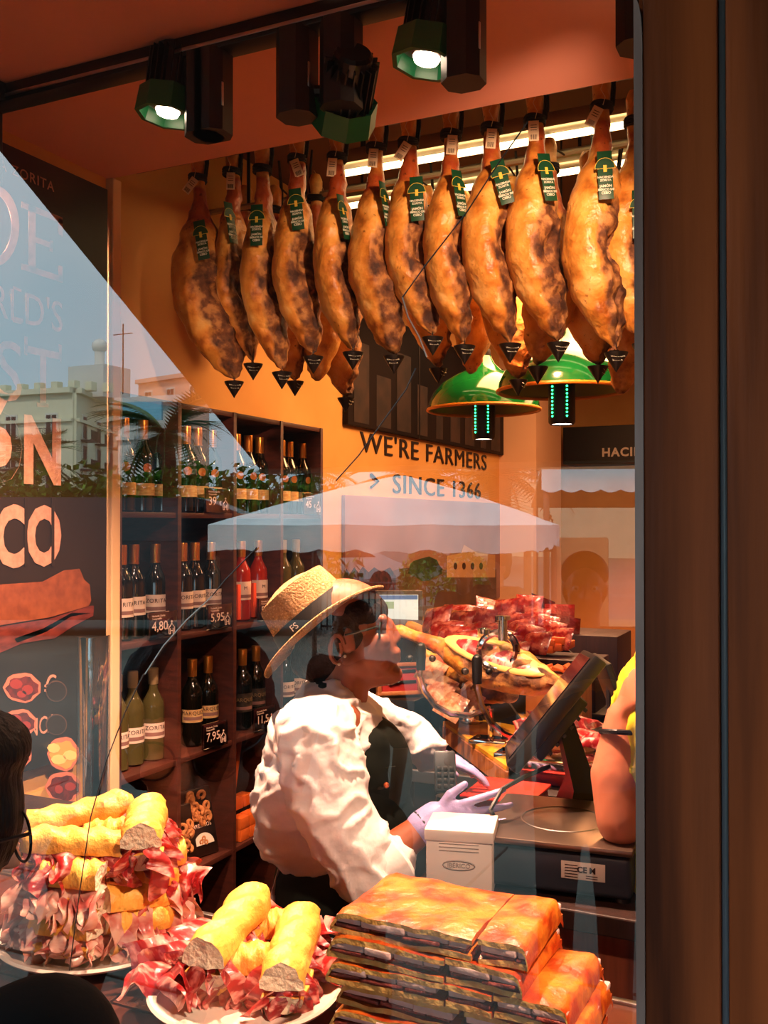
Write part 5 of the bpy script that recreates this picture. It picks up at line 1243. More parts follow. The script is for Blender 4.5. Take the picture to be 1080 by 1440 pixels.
for i, (lab, a, b, w, pale) in enumerate((
    ('long golden roll along the back top of the left pile', (42, 1176, .04), (196, 1140, .10), 1.0, False),
    ('short golden roll on top right of the left pile, cut end facing us', (198, 1196, -.07), (210, 1142, .06), 1.05, False),
    ('roll lying across the front top of the left pile', (176, 1202, -.04), (28, 1196, -.04), .95, False),
    ('small pale roll tucked behind the front top roll of the left pile', (188, 1182, .02), (120, 1186, .04), .9, False),
    ('short roll with a heel of bread jutting at the left pile front', (146, 1248, -.08), (54, 1240, -.06), .95, True),
    ('roll poking out at the right side of the left pile', (196, 1210, .02), (262, 1214, .04), .95, False),
    ('pale sandwich in the middle right of the left pile', (142, 1248, -.04), (250, 1240, .02), 1.0, True),
    ('pale sandwich lower right in the left pile', (140, 1282, -.08), (246, 1268, .02), 1.0, True),
    ('sandwich low at the left edge of the left pile', (130, 1284, -.08), (28, 1282, -.02), 1.0, True),
    ('lowest sandwich at the front of the left pile', (138, 1318, -.11), (48, 1306, -.07), .95, True),
    ('lowest sandwich at the right of the left pile, lying on the plate', (150, 1312, -.08), (240, 1300, .0), .95, True),
    ('lowest sandwich at the back of the left pile', (200, 1268, .08), (256, 1262, .12), .95, False))):
    sandwich(lab, Q(*a), Q(*b), i, w*1.05, G1, pale, 12 if i < 9 else 9, wide=1.05 if i < 9 else .8, drop=.85 if i < 9 else .45)
dp = (c2 - CAM).dot(FWD)
for i, (lab, a, b, w, n) in enumerate((
    ('long golden roll slanting up right on the front plate, crumb end lower left', (286, 1362, -.03), (366, 1266, .16), 1.08, 8),
    ('golden roll standing out on the right of the front plate', (396, 1396, -.06), (428, 1290, .12), 1.08, 8),
    ('roll lying crosswise under the two upper rolls of the front plate', (300, 1366, .02), (388, 1364, .02), 1.0, 6),
    ('roll glimpsed behind between the two upper rolls', (352, 1316, .12), (410, 1312, .12), .95, 4),
    ('lowest roll at the front edge of the front plate', (418, 1420, .0), (355, 1424, .0), .95, 5))):
    sandwich(lab, Q(*a), Q(*b), 20 + i, w, 'ham sandwiches on the front plate', False, n, wide=1.0, drop=.75)
for k, (u, v, dd, rz) in enumerate(((240, 1428, .02, .3), (262, 1402, .0, .9), (268, 1372, .06, -.4), (446, 1400, .04, 1.6), (452, 1345, .12, 1.9), (296, 1320, .14, .2))):
    p = Q(u, v, dd); p.z = CZ + .034 + (.012 if v < 1390 else 0); o = add_mesh(SL[k % 7], None, p, (-1.1, 0, rz), 'loose_ham_slice')
    tag(o, 'loose slice of ham on the rim of the front plate, ' + ('at the far left', 'lower left', 'upper left', 'lower right', 'upper right', 'at the back')[k], 'ham slice', 'loose slices on the front plate')

# pie stack: slices of layered pastry, set square to the pane
m_pastry = mat('glazed_pastry', (176, 60, 14), .38, col2=(234, 136, 40), scale=20, detail=8, lo=.40, hi=.62, bump=.7, bscale=34, coat=.2)
m_pcut = mat('pastry_cut_edge', (240, 200, 116), .7, col2=(214, 158, 76), scale=60, bump=.5, bscale=100)
m_ham2 = mat('cooked_ham_layer', (244, 214, 206), .5, col2=(226, 184, 174), scale=30, bump=.3, bscale=80)
def crust_sheet(w, d, h, seed, left, right, top):
    """a pastry sheet whose rim bends down at closed ends"""
    bm = BM(); r = random.Random(seed); o = Vector((r.uniform(0, 40),)*3); nx, ny = 18, 12
    def fn(u, v, s):
        x = (u - .5)*w; y = (v - .5)*d; z = 0
        for on, q in ((left, u), (right, 1 - u)):
            if on and q < .14: z -= h*.66*(1 - math.sqrt(max(0, 1 - ((.14 - q)/.14)**2)))
        if v > .86: z -= h*.5*(1 - math.sqrt(max(0, 1 - ((v - .86)/.14)**2)))
        if v < .06: z -= .0022*(1 - v/.06)**2
        p = Vector((x, y, z)); n_ = noise.noise(p*22 + o)*.0036 + noise.noise(p*60 + o)*.0014
        return p + Vector((0, noise.noise(p*40)*.002 if v == 0 else 0, n_*(.6 if s else 1) - s*.0062))
    A = [[bm.verts.new(fn(i/nx, j/ny, 0)) for i in range(nx+1)] for j in range(ny+1)]; B = [[bm.verts.new(fn(i/nx, j/ny, 1)) for i in range(nx+1)] for j in range(ny+1)]
    for j in range(ny):
        for i in range(nx):
            bm.faces.new([A[j][i], A[j][i+1], A[j+1][i+1], A[j+1][i]]); f = bm.faces.new([B[j][i], B[j+1][i], B[j+1][i+1], B[j][i+1]]); f.material_index = 1
    for i in range(nx): 
        f = bm.faces.new([A[0][i], B[0][i], B[0][i+1], A[0][i+1]]); f.material_index = 1
        bm.faces.new([A[ny][i+1], B[ny][i+1], B[ny][i], A[ny][i]])
    for j in range(ny):
        bm.faces.new([A[j+1][0], B[j+1][0], B[j][0], A[j][0]]); bm.faces.new([A[j][nx], B[j][nx], B[j+1][nx], A[j+1][nx]])
    return mesh('pastry_sheet', bm, [m_pastry, m_pcut])
def filling(w, d, h, seed, m, z, nm):
    bm = BM(); r = random.Random(seed); x = -w/2
    while x < w/2 - .01:
        q = min(r.uniform(.03, .06), w/2 - x); t = BM(); bbox(t, (0, 0, 0), (q*.97, d, h), .0020)
        for v in t.verts: v.co += Vector((0, noise.noise(v.co*60 + Vector((x*90, seed, 0)))*.003, noise.noise(v.co*50 + Vector((x*70, 0, seed)))*.0018))
        add(bm, t, Matrix.Translation((x + q/2, r.uniform(-.002, .003), z)) @ Matrix.Rotation(r.uniform(-.03, .03), 4, 'Y')); x += q
    return mesh(nm, bm, m)
def pie(label, x0, x1, z, seed, left, right, y0=.25, y1=.40, h=.0275, shared={}):
    w = x1 - x0; d = y1 - y0; t = thing('pie_slice', label, 'pie slice', ((x0+x1)/2, (y0+y1)/2, z), (0, 0, math.radians(((seed*37) % 7 - 3)*.5)), group='slices of the layered pie stack'); k = (round(w, 3), left, right, round(d, 3), seed % 2)
    if k not in shared:
        shared[k] = (crust_sheet(w, d, h, seed, left, right, True), crust_sheet(w*.985, d*.985, 0, seed + 9, False, False, False), filling(w*.93, d*.995, .0085, seed, m_ham2, .0152, 'ham_layer'), filling(w*.93, d*.985, .0050, seed + 3, m_darkmeat, .0088, 'meat_layer'))
    a, b, c, e = shared[k]
    add_mesh(a, t, (0, 0, h - .001), name='top_crust'); add_mesh(b, t, (0, 0, .0072), name='bottom_crust'); add_mesh(c, t, name='ham_layer'); add_mesh(e, t, name='meat_layer')
    for on, q in ((left, -1), (right, 1)):
        if on:
            bm = BM(); bbox(bm, (q*(w/2 - .0055), .002, h*.30), (.008, d*.94, h*.42), .0038); obj('end_crust', bm, m_pastry, t)
    return t
lv = ['bottom', 'second', 'third', 'fourth', 'fifth', 'sixth', 'seventh', 'top']
for L in range(8):
    z = CZ + .001 + L*.0275; j = rnd.uniform(-.008, .008); yj = rnd.uniform(-.005, .005)
    nm = lv[L] + (' layer from below' if 0 < L < 7 else ' layer')
    xm = -.392 + (.028 if L == 7 else 0) + j*1.5
    pie('pie slice at the left of the stack, %s' % nm, -.542 + j, xm, z, 2*L, True, False, .25 + yj, .40 + yj)
    if L < 6:
        pie('pie slice in the middle of the stack, %s' % nm, xm + .003, -.338 + j, z, 2*L + 30, False, False, .25 + yj, .40 + yj)
        pie('pie slice at the right of the stack, %s' % nm, -.335 + j, -.252 + j, z, 2*L + 50, False, True, .25 + yj*.5, .40)
    else:
        pie('pie slice at the right of the stack, %s' % nm, xm + .003, -.305 + j*.5, z, 2*L + 30, False, True, .25 + yj, .40 + yj)
pie('low pie slice by itself behind the right end of the stack', -.244, -.19, CZ + .001, 91, True, True, .30, .44)
# ================================================================== WALL DECORATION AND LAMPS
m_sign = mat('black_sign', (16, 13, 12), .4); m_dletter = mat('dark_lettering', (28, 20, 22), .5)
p0, p1 = on_x(481, 597, WX), on_x(702, 637, WX); zt = on_x(481, 455, WX).z + .12
t = thing('wall_photograph', 'large dark sepia photograph on the wall behind the hams', 'picture', (WX + .02, (p0.y + p1.y)/2, p0.z))
bm = BM(); bbox(bm, (WX + .02, (p0.y + p1.y)/2, (p0.z + zt)/2), (.03, p1.y - p0.y, zt - p0.z), .003); obj('board', bm, mat('sepia_print', (30, 20, 16), .6, spec=.1, col2=(12, 8, 8), scale=1.6, detail=9, lo=.4, hi=.62), t, False, True)
bm = BM()
for k in range(9):
    r = random.Random(k); y = p0.y + .15 + k*.27; h = .25 + .2*r.random(); box(bm, (WX + .0365, y, p0.z + h/2 + .02), (.001, .10 + .1*r.random(), h))
obj('printed_figures', bm, mat('sepia_figures', (56, 38, 28), .6, col2=(26, 18, 14), scale=9), t, False, True)
bm = BM(); ym = on_x(582, 600, WX).y; box(bm, (WX + .036, ym, (p0.z + zt)/2), (.002, .012, zt - p0.z)); obj('panel_joint', bm, m_sign, t, False, True)
for s, ua, va, ub, vb, cap in (("WE'RE FARMERS", 508, 635, 685, 663, 605), ('SINCE 1366', 553, 693, 676, 705, 665)):
    a, b = on_x(ua, va, WX + .01), on_x(ub, vb, WX + .01); tp = on_x(ua, cap, WX + .01); size = (tp.z - a.z)/.72
    tb = text_bm(s, size, .004, 'LEFT', 1.1, -.0005); xs = [v.co.x for v in tb.verts]; k = (b.y - a.y)/(max(xs) - min(xs))
    bm = BM(); add(bm, tb, basis((WX + .004, a.y, a.z), *LW) @ Matrix.Diagonal((k, 1, 1, 1)))
    o = obj('wall_lettering', bm, m_dletter, None, False); tag(o, 'dark raised wall lettering reading ' + s, 'lettering')
bm = BM(); a = on_x(522, 676, WX + .01); 
tube(bm, [a + Vector((0, .0, .035)), a + Vector((0, .09, .0)), a + Vector((0, .0, -.035))], .008, 5); o = obj('wall_arrow', bm, m_dletter, None); tag(o, 'small dark chevron before the second line of wall lettering', 'lettering')
# landscape mural below the lettering
a, b = on_x(480, 696, WX), on_x(699, 696, WX); zb_ = 1.05
t = thing('landscape_mural', 'printed village landscape panel on the wall below the lettering', 'picture', (WX + .01, (a.y + b.y)/2, zb_))
bm = BM(); bbox(bm, (WX + .012, (a.y + b.y)/2, (a.z + zb_)/2), (.02, b.y - a.y, a.z - zb_), .002); obj('print_panel', bm, mat('printed_sky', (168, 118, 104), .5, col2=(134, 96, 88), scale=1.2), t, False, True)
MF = WX + .0235; MP = Matrix(((0, 0, 1, MF), (1, 0, 0, 0), (0, 1, 0, 0), (0, 0, 0, 1)))
def mshape(nm, pts, m, th=.001):
    bm = BM(); q = [on_x(u, v, MF) for u, v in pts]; prism(bm, [(p.y, max(p.z, zb_ + .002)) for p in q], MP, th); obj(nm, bm, m, t, False, True)
mshape('printed_hill', [(481, 812), (500, 806), (530, 812), (560, 800), (600, 796), (650, 806), (698, 800), (698, 900), (481, 900)], mat('printed_hill', (120, 84, 58), .6, col2=(84, 58, 40), scale=4))
mshape('printed_trees', circ(598, 800, 24, 16, 14, .12), mat('printed_trees', (62, 72, 34), .6, col2=(34, 42, 22), scale=12), .0015)
mshape('printed_chapel', [(628, 812), (628, 782), (648, 778), (652, 766), (672, 778), (696, 780), (696, 812)], mat('printed_stone', (200, 158, 112), .6), .002)
for k in range(4): mshape('printed_arch', circ(640 + k*12, 796, 2.5, 5, 10), mat('printed_dark', (60, 40, 30), .6), .003)
mshape('printed_crowd', [(481, 816), (487, 800), (492, 808), (498, 798), (504, 806), (510, 797), (518, 805), (526, 798), (536, 804), (548, 798), (556, 810), (556, 830), (481, 830)], mat('printed_crowd', (96, 44, 40), .6, col2=(40, 24, 24), scale=30), .0025)
# sign on the back wall
yb = 7.6; a, b, c = on_y(800, 604, yb), on_y(800, 655, yb), on_y(1060, 604, yb)
t = thing('shop_sign', 'black sign with white capitals on the back wall right of the lamps', 'sign', (a.x, yb, b.z))
bm = BM(); bbox(bm, ((a.x + c.x)/2, yb, (a.z + b.z)/2), (c.x - a.x, .4, a.z - b.z), .004); obj('board', bm, m_sign, t, False, True)
tl, tb_ = on_y(846, 642, yb - .21), on_y(846, 630, yb - .21); bm = BM(); text_on(bm, 'HACIENDA ZORITA', (tb_.z - tl.z)/.72, (tl.x, yb - .203, tl.z), *FW, ext=.004, space=1.15, bold=.003); obj('lettering', bm, mat('white_lettering', (240, 232, 220), .5), t, False, True)

m_dome = mat('green_glass_enamel', (14, 104, 44), .12, coat=.8); m_domein = mat('dome_inside', (120, 130, 60), .4); m_rimc = mat('ochre_rim', (214, 132, 30), .4)
m_gled = mat('green_led', (40, 255, 130), .4, emit=9); m_wled = mat('white_led', (255, 220, 200), .4, emit=12)
def pendant(label, u, vr, d, R, kx):
    c = P(u, vr, d); t = thing('pendant_lamp', label, 'lamp', c)
    prof = [(R, 0), (R*.985, .030), (R*.90, .075), (R*.74, .118), (R*.52, .152), (R*.34, .172), (R*.20, .205), (R*.14, .235), (R*.12, .25)]
    bm = BM(); lathe(bm, prof, 48); obj('shade', bm, m_dome, t)
    bm = BM(); lathe(bm, [(r_*.985, z_ - .004) for r_, z_ in prof[:6]], 48); obj('shade_lining', bm, m_domein, t)
    bm = BM(); tube(bm, [(R*math.cos(a), R*math.sin(a), -.002) for a in [2*PI*i/48 for i in range(49)]], .0075, 8, False); obj('rim', bm, m_rimc, t)
    bm = BM(); lathe(bm, [(0, .27), (.03, .27), (.034, .24), (.03, .225)], 16); tube(bm, [(0, 0, .26), (0, 0, 3.15 - c.z)], .004, 6); obj('cable', bm, m_blackm, t)
    bm = BM(); lathe(bm, [(0, .10), (.045, .10), (.052, .09), (.052, -.125), (.046, -.135), (.04, -.13)], 24); l = obj('lamp_body', bm, m_black, t)
    bm = BM(); lathe(bm, [(0, -.125), (.038, -.125), (.041, -.131)], 20); obj('lens', bm, m_wled, l)
    ca = math.atan2(CAM.y - c.y, CAM.x - c.x)
    for q in (ca - .75, ca + .38):
        bm = BM()
        for k in range(9): ball(bm, (.0535*math.cos(q), .0535*math.sin(q), -.105 + k*.0145), .0042, None, 1)
        obj('led_row', bm, m_gled, l)
    light('SPOT', 'pendant_glow', c - UP*.15, 38, (1, .5, .28), (c.x, c.y, 0), .05, 110, .6)
pendant('green domed pendant lamp, the farther and left one of the pair', 680, 576, 4.35, .25, 0)
pendant('green domed pendant lamp, the nearer and right one of the pair', 790, 549, 3.8, .25, 0)

# ================================================================== COUNTERS
m_cpan = mat('counter_veneer', (150, 80, 56), .5, col2=(104, 52, 36), scale=26, stretch=(1, 1, .12) if False else (1.5, 1.5, .12), detail=5, bump=.15)
xa_ = on_y(596, 1240, .9).x
t = thing('cash_counter', 'dark veneered cash counter behind the pie stack carrying the scale', 'counter', ((xa_ - .12)/2, 1.2, 0))
bm = BM(); bbox(bm, ((xa_ - .10)/2, 1.19, .455), (-.10 - xa_, .58, .91), .003); obj('body', bm, m_cpan, t, False, True)
bm = BM(); bbox(bm, ((xa_ - .10)/2, 1.18, .93), (-.08 - xa_, .62, .035), .003); obj('top', bm, m_dwood, t, False, True)
CT = .948
m_cblack = mat('counter_black', (22, 17, 16), .4)
t = thing('serving_counter', 'long black serving counter in the middle of the shop under the ham holders', 'counter', (-.5, 2.2, 0))
bm = BM(); bbox(bm, (-.2, 1.85, .48), (1.6, .62, .96), .004); obj('front_body', bm, m_cblack, t, False, True)
bm = BM(); bbox(bm, (-.62, 2.83, .48), (1.9, 1.3, .96), .004); obj('rear_body', bm, m_cblack, t, False, True)
bm = BM(); bbox(bm, (-.2, 1.53, .955), (1.62, .012, .03), .002); obj('steel_edge', bm, m_steel, t, False, True)
ST = .962
# kitchen scale
sc_ = on_z(792, 1148, 1.05); ang = math.radians(6)
t = thing('shop_scale', 'large blue grey shop scale with a flat steel pan on the cash counter', 'scale', (sc_.x, sc_.y, CT), (0, 0, ang))
m_blue = mat('blue_grey_plastic', (44, 54, 68), .4); W = .275
bm = BM(); bbox(bm, (0, 0, .045), (W, .27, .075), .012, seg=3); obj('housing', bm, m_blue, t)
bm = BM(); bbox(bm, (0, 0, .091), (W + .004, .285, .012), .004); obj('pan', bm, mat('worn_steel', (150, 130, 116), .3, .9), t)
bm = BM(); lathe(bm, [(.075, .0975), (.077, .0985), (.079, .0975)], 36); obj('pan_ring', bm, m_steel, t)
bm = BM(); bbox(bm, (.055, -.1365, .052), (.075, .002, .030), .0005); lb = obj('rating_plate', bm, m_white, t)
bm = BM(); text_on(bm, 'CE M', .014, (.045, -.1380, .050), *FW, ext=.0003, bold=.0005)
for k in range(5): box(bm, (.035, -.138, .041 + k*.005), (.022, .0005, .0014))
for k in range(2): box(bm, (.07, -.138, .041 + k*.004), (.02, .0005, .0012))
obj('plate_print', bm, m_ink, lb, False)
for x in (-.12, .12):
    for y in (-.11, .11): bm = BM(); lathe(bm, [(0, 0), (.014, 0), (.012, .01), (0, .01)], 12, Matrix.Translation((x, y, 0))); obj('foot', bm, m_black, t)
# till screen seen from its edge
ta = (RIGHT*.63 + UP*.775).normalized(); tn = (-RIGHT*.775 + UP*.63).normalized(); tn = (tn + FWD*.14).normalized(); tb2 = ta.cross(tn)
R = Matrix((ta, tb2, tn)).transposed(); c = P(777, 996, 1.98)
t = thing('till_monitor', 'black till monitor leaning back over the scale, seen edge on', 'monitor', (c.x, c.y, CT))
bm = BM(); bbox(bm, c, (.275, .24, .030), .006, R); obj('screen_case', bm, m_black, t, True, True)
bm = BM(); bbox(bm, c + tn*.016, (.25, .215, .002), .0005, R); obj('screen', bm, mat('dark_screen', (20, 22, 30), .08), t, False, True)
bm = BM(); bbox(bm, c - tn*.028 - ta*.02, (.15, .12, .03), .006, R)
for k in range(6): bbox(bm, c - tn*.046 - ta*(.07 - k*.022), (.008, .10, .008), .001, R)
obj('vented_back', bm, m_black, t, True, True)
s0 = c - tn*.04 - ta*.01; s1 = P(808, 1095, 2.05); s1.z = CT + .01
bm = BM(); tube(bm, [s0, s0.lerp(s1, .5) + RIGHT*.02, s1], [.035, .05, .10], 4, True, .6); obj('stand', bm, m_black, t, True, True)
bm = BM(); bbox(bm, (s1.x, s1.y, CT + .012), (.22, .2, .024), .006); obj('base', bm, m_black, t, True, True)
bm = BM(); p = [P(772, 1078, 1.95), P(738, 1092, 1.85), P(706, 1110, 1.8), P(690, 1138, 1.78), P(700, 1160, 1.8)]; tube(bm, p, .0045, 6); obj('cable', bm, m_black, t, True, True)
c = P(858, 965, 2.15); bm = BM(); R2 = Matrix((RIGHT*.35 - UP*.94, FWD, RIGHT*.94 + UP*.35)).transposed()
t = thing('customer_display', 'narrow black customer display on a pole behind the till monitor', 'display', (c.x, c.y, CT)); bbox(bm, c, (.13, .16, .016), .004, R2); obj('panel', bm, m_black, t, True, True)
bm = BM(); tube(bm, [c, Vector((c.x, c.y, CT))], .010, 8); obj('pole', bm, m_black, t, True, True)
# white box
c = P(650, 1190, 1.74); bw = .115
t = thing('white_card_box', 'white cardboard box with printed lid beside the gloved hand', 'box', (c.x, c.y - 0, CT), (0, 0, math.radians(14)))
zt_ = P(650, 1160, 1.74).z - CT
bm = BM(); bbox(bm, (0, 0, zt_*.46), (bw, .10, zt_*.92), .002); obj('carton', bm, mat('white_card', (236, 226, 214), .7), t)
bm = BM(); bbox(bm, (0, 0, zt_*.96), (bw + .006, .106, .02), .002); obj('lid', bm, mat('white_card', (236, 226, 214), .7), t)
bm = BM(); tube(bm, [(.02*math.cos(a)*1.4, -.0508, .055 + .008*math.sin(a)) for a in [2*PI*i/16 for i in range(17)]], .0012, 4, False); text_on(bm, 'IBÉRICO', .011, (0, -.0506, .051), *FW, ext=.0004, align='CENTER')
for k in range(3): box(bm, (0, -.0505, zt_*.72 + k*.006), (.07, .0006, .0014))
obj('box_print', bm, mat('grey_print', (150, 140, 130), .6), t, False)
# red lid, card reader, small black things at the till
c = on_z(712, 1112, CT + .06); t = thing('red_tray', 'bright red plastic tray lying behind the gloved hand', 'tray', (c.x, c.y, CT)); bm = BM(); bbox(bm, (0, 0, .03), (.15, .16, .055), .01); obj('tub', bm, mat('red_plastic', (214, 40, 24), .35), t)
bm = BM(); bbox(bm, (0, 0, .060), (.158, .168, .008), .003); obj('lid', bm, mat('red_plastic', (214, 40, 24), .35), t)
c = P(626, 1085, 2.02); R = Matrix((RIGHT, (UP*.9 + FWD*.43).normalized(), RIGHT.cross((UP*.9 + FWD*.43).normalized()))).transposed()
t = thing('card_reader', 'dark card reader standing between the glove and the yellow board', 'card reader', (c.x, c.y, CT)); bm = BM(); bbox(bm, c, (.045, .085, .018), .006, R); obj('case', bm, mat('slate_plastic', (50, 56, 60), .4), t, True, True)
bm = BM()
for i in range(3):
    for j in range(4): bbox(bm, c + R @ Vector((-.013 + i*.013, -.032 + j*.012, -.011 if R[1][2] > 0 else .011)), (.009, .008, .003), .001, R)
obj('keys', bm, m_black, t, True, True)
bm = BM(); tube(bm, [c - UP*.05, Vector((c.x, c.y, CT))], .02, 10); obj('stand', bm, m_black, t, True, True)
# yellow board, bell, hams in holders
m_ymat = mat('yellow_board', (226, 160, 34), .4, col2=(206, 140, 26), scale=5); m_bwood = mat('light_wood', (176, 110, 60), .5, col2=(140, 80, 40), scale=10, stretch=(2, 10, 1))
q = [on_z(u, v, ST + .06) for u, v in ((622, 1014), (770, 996), (800, 1090), (712, 1078))]; q[2] = q[3] + (q[1] - q[0])*.72
cc = sum(q, Vector())/4; t = thing('cutting_board', 'thick yellow topped cutting board on the serving counter', 'board', (cc.x, cc.y, ST))
bm = BM(); prism(bm, [(p.x, p.y) for p in q], Matrix.Translation((0, 0, ST)), .05); bmesh.ops.bevel(bm, geom=list(bm.edges), offset=.004, segments=1, affect='EDGES'); obj('block', bm, m_bwood, t, False, True)
bm = BM(); prism(bm, [(cc.x + (p.x - cc.x)*.99, cc.y + (p.y - cc.y)*.99) for p in q], Matrix.Translation((0, 0, ST + .05)), .010); obj('yellow_top', bm, m_ymat, t, False, True)
BT = ST + .06
c = on_z(663, 1016, BT); t = thing('counter_bell', 'shiny steel cone shaped bell on the yellow board', 'bell', (c.x, c.y, BT)); s_ = .8
bm = BM(); lathe(bm, [(0, 0), (.032, 0), (.034, .006), (.030, .02), (.022, .045), (.012, .062), (.006, .068), (.008, .074), (0, .08)], 22); obj('dome', bm, m_chrome, t)
def lying_ham(label, hoof, tip, seed, wide, cut=True, dark=False):
    hoof, tip = Vector(hoof), Vector(tip); d = (tip - hoof); L = d.length; z = -d/L; x = UP*.55 - FWD*.83; x = (x - z*x.dot(z)).normalized(); y = z.cross(x)
    t = thing('carving_ham', label, 'ham', hoof, Matrix((x, y, z)).transposed().to_euler())
    me = ham_mesh(seed, L, wide, .5, dsc=wide)
    for v in me.vertices: v.co.x -= interp(-v.co.z/L, HC)*wide*.5
    o = bpy.data.objects.new('ham_body', me); COL.objects.link(o); o.parent = t
    if cut:
        bm = BM(); ball(bm, (.068*wide, 0, -L*.62), (.012, .058*wide, .155), None, 3); obj('fat_ring', bm, mat('ham_fat', (240, 190, 110), .35, sss=.2), t)
        bm = BM(); ball(bm, (.074*wide, 0, -L*.62), (.0105, .044*wide, .125), None, 3); obj('cut_face', bm, m_prosc, t)
    return t
lying_ham('carved ham with red open face lying on the yellow board', P(556, 884, 2.75), P(800, 972, 2.42), 71, .66)
lying_ham('second ham in a holder behind the carved one, hoof to the left', P(572, 878, 3.0), P(742, 946, 2.85), 72, .62)
lying_ham('dark uncut ham lower behind the hoop of the holder', P(590, 915, 2.85), P(730, 985, 2.65), 73, .6, False)
def holder(label, pts, d0, post):
    t = thing('ham_holder', label, 'ham holder', (pts[0].x, pts[0].y, ST)); bm = BM(); tube(bm, pts, .0085, 8); obj('curved_bar', bm, m_chrome, t, True, True)
    b = BM(); e = pts[-1]; tube(b, [e, Vector((e.x, e.y, BT + .012))], .008, 8); bbox(b, (e.x, e.y, BT + .006), (.10, .07, .012), .003); obj('foot', b, m_chrome, t, True, True)
    bm = BM(); lathe(bm, [(0, -.03), (.012, -.03), (.014, .03), (.008, .04), (0, .04)], 12, Matrix.Translation(pts[0])); ball(bm, pts[0] + UP*.03, .013); ball(bm, pts[0] + RIGHT*.03, .010); ball(bm, pts[0] - RIGHT*.03, .010); obj('clamp', bm, m_blackm, t, True, True)
    return t
holder('chrome hoop ham holder, the left one, curving down to the board', [P(u, v, 2.55) for u, v in ((592, 926), (590, 950), (597, 972), (612, 992), (634, 1004), (660, 1006), (690, 996))], 2.5, None)
holder('chrome hoop ham holder, the right one, curving down in front of the till', [P(u, v, 2.40) for u, v in ((671, 944), (671, 968), (677, 992), (690, 1016), (708, 1032), (727, 1040))], 2.4, None)
bm = BM(); c = P(700, 915, 2.5)
t = thing('ham_clamp', 'bright chrome ring clamp gripping the shank of the carved ham', 'clamp', c)
tube(bm, [(.05*math.cos(a), .012*math.sin(a), .045*math.sin(a)) for a in [2*PI*i/20 for i in range(21)]], .010, 8, False); obj('ring', bm, m_chrome, t)
bm = BM(); lathe(bm, [(0, -.02), (.012, -.02), (.012, .03), (.02, .032), (.02, .042), (0, .044)], 14, Matrix.Translation((.02, -.02, .05))); obj('screw', bm, m_chrome, t)
bm = BM(); lathe(bm, [(0, 0), (.016, 0), (.018, .012), (0, .016)], 12, Matrix.Translation((-.03, -.02, .045))); obj('wing_nut', bm, m_chrome, t)
# vacuum packs in black stepped racks
m_pack = mat('vacuum_meat', (140, 24, 18), .15, col2=(222, 130, 104), scale=22, detail=4, lo=.5, hi=.72, coat=.8, bump=.5, bscale=60)
m_pack2 = mat('vacuum_sausage', (176, 96, 56), .15, col2=(226, 180, 140), scale=26, coat=.8, bump=.4, bscale=50)
def pack_me(seed, m):
    bm = BM(); r = random.Random(seed)
    def fn(u, v):
        x, y = (u - .5)*.17, (v - .5)*.12; e = (1 - abs(2*u - 1)**4)*(1 - abs(2*v - 1)**4); return x, y, .014*e + .006*noise.noise(Vector((x*30, y*30, seed)))*e
    g = [[bm.verts.new(Vector(fn(i/14, j/10))) for i in range(15)] for j in range(11)]; h = [[bm.verts.new(Vector((lambda p: (p[0], p[1], -p[2]*.6 - .0006))(fn(i/14, j/10)))) for i in range(15)] for j in range(11)]
    for j in range(10):
        for i in range(14): bm.faces.new([g[j][i], g[j][i+1], g[j+1][i+1], g[j+1][i]]); bm.faces.new([h[j][i], h[j+1][i], h[j+1][i+1], h[j][i+1]])
    return mesh('meat_pack', bm, m)
PK = [pack_me(i, m_pack) for i in range(3)] + [pack_me(9 + i, m_pack2) for i in range(2)]
PKL = (lambda bm: (bbox(bm, (.045, .0, .017), (.05, .07, .0015), .0005), mesh('pack_label', bm, m_card))[1])(BM())
rk = thing('meat_rack', 'black rack with curved dividers holding red vacuum packs', 'rack', (-1.05, 2.6, ST))
ends = [(604, 880), (636, 885), (668, 882), (700, 868), (732, 862)]
k = 0
for i, (u, v) in enumerate(ends):
    p = P(u, v, 3.0 + i*.14)
    bm = BM(); pr = [(0, 0), (0, .24)] + [(.04 + .34*s_, .24 - .20*s_*s_) for s_ in (0, .2, .4, .6, .8, 1.0)] + [(.38, 0)]
    prism(bm, pr, basis((p.x, p.y, ST), (.95, -.30, 0), UP), .008); obj('divider', bm, m_black, rk, False, True)
bm = BM(); bbox(bm, (-1.0, 2.85, ST + .012), (.9, .95, .02), .004); obj('tray', bm, m_black, rk, True, True)
side_n = ['first', 'second', 'third', 'fourth', 'fifth']
for i, (u, v) in enumerate(ends):
    for j in range(5):
        p = P(u + 10 + j*11, v + 4 + j*9 - (14 if j == 0 else 4), 2.95 + i*.14 - j*.05)
        o = add_mesh(PK[k % 3], None, p, (1.15 + rnd.uniform(-.15, .1), rnd.uniform(-.2, .2), math.radians(-20) + rnd.uniform(-.15, .15)), 'vacuum_pack'); k += 1
        tag(o, 'clear vacuum pack of red meat, %s down the %s rack divider from the left' % (side_n[j], side_n[i]), 'meat pack', 'red meat packs in the black rack'); o.scale = (.68, .68, 1.2)
for j in range(6):
    p = P(606 + (j % 2)*22 + (j//2)*14, 944 + (j//2)*24 - (j % 2)*4, 2.78 - (j//2)*.06)
    o = add_mesh(PK[3 + j % 2], None, p, (1.0, .2, math.radians(-30)), 'vacuum_pack'); tag(o, 'pale sausage pack in the tilted rack, %s row %s' % (('upper', 'middle', 'lower')[j//2], ('left', 'right')[j % 2]), 'meat pack', 'pale packs behind the holder hoop'); o.scale = (.62,)*3
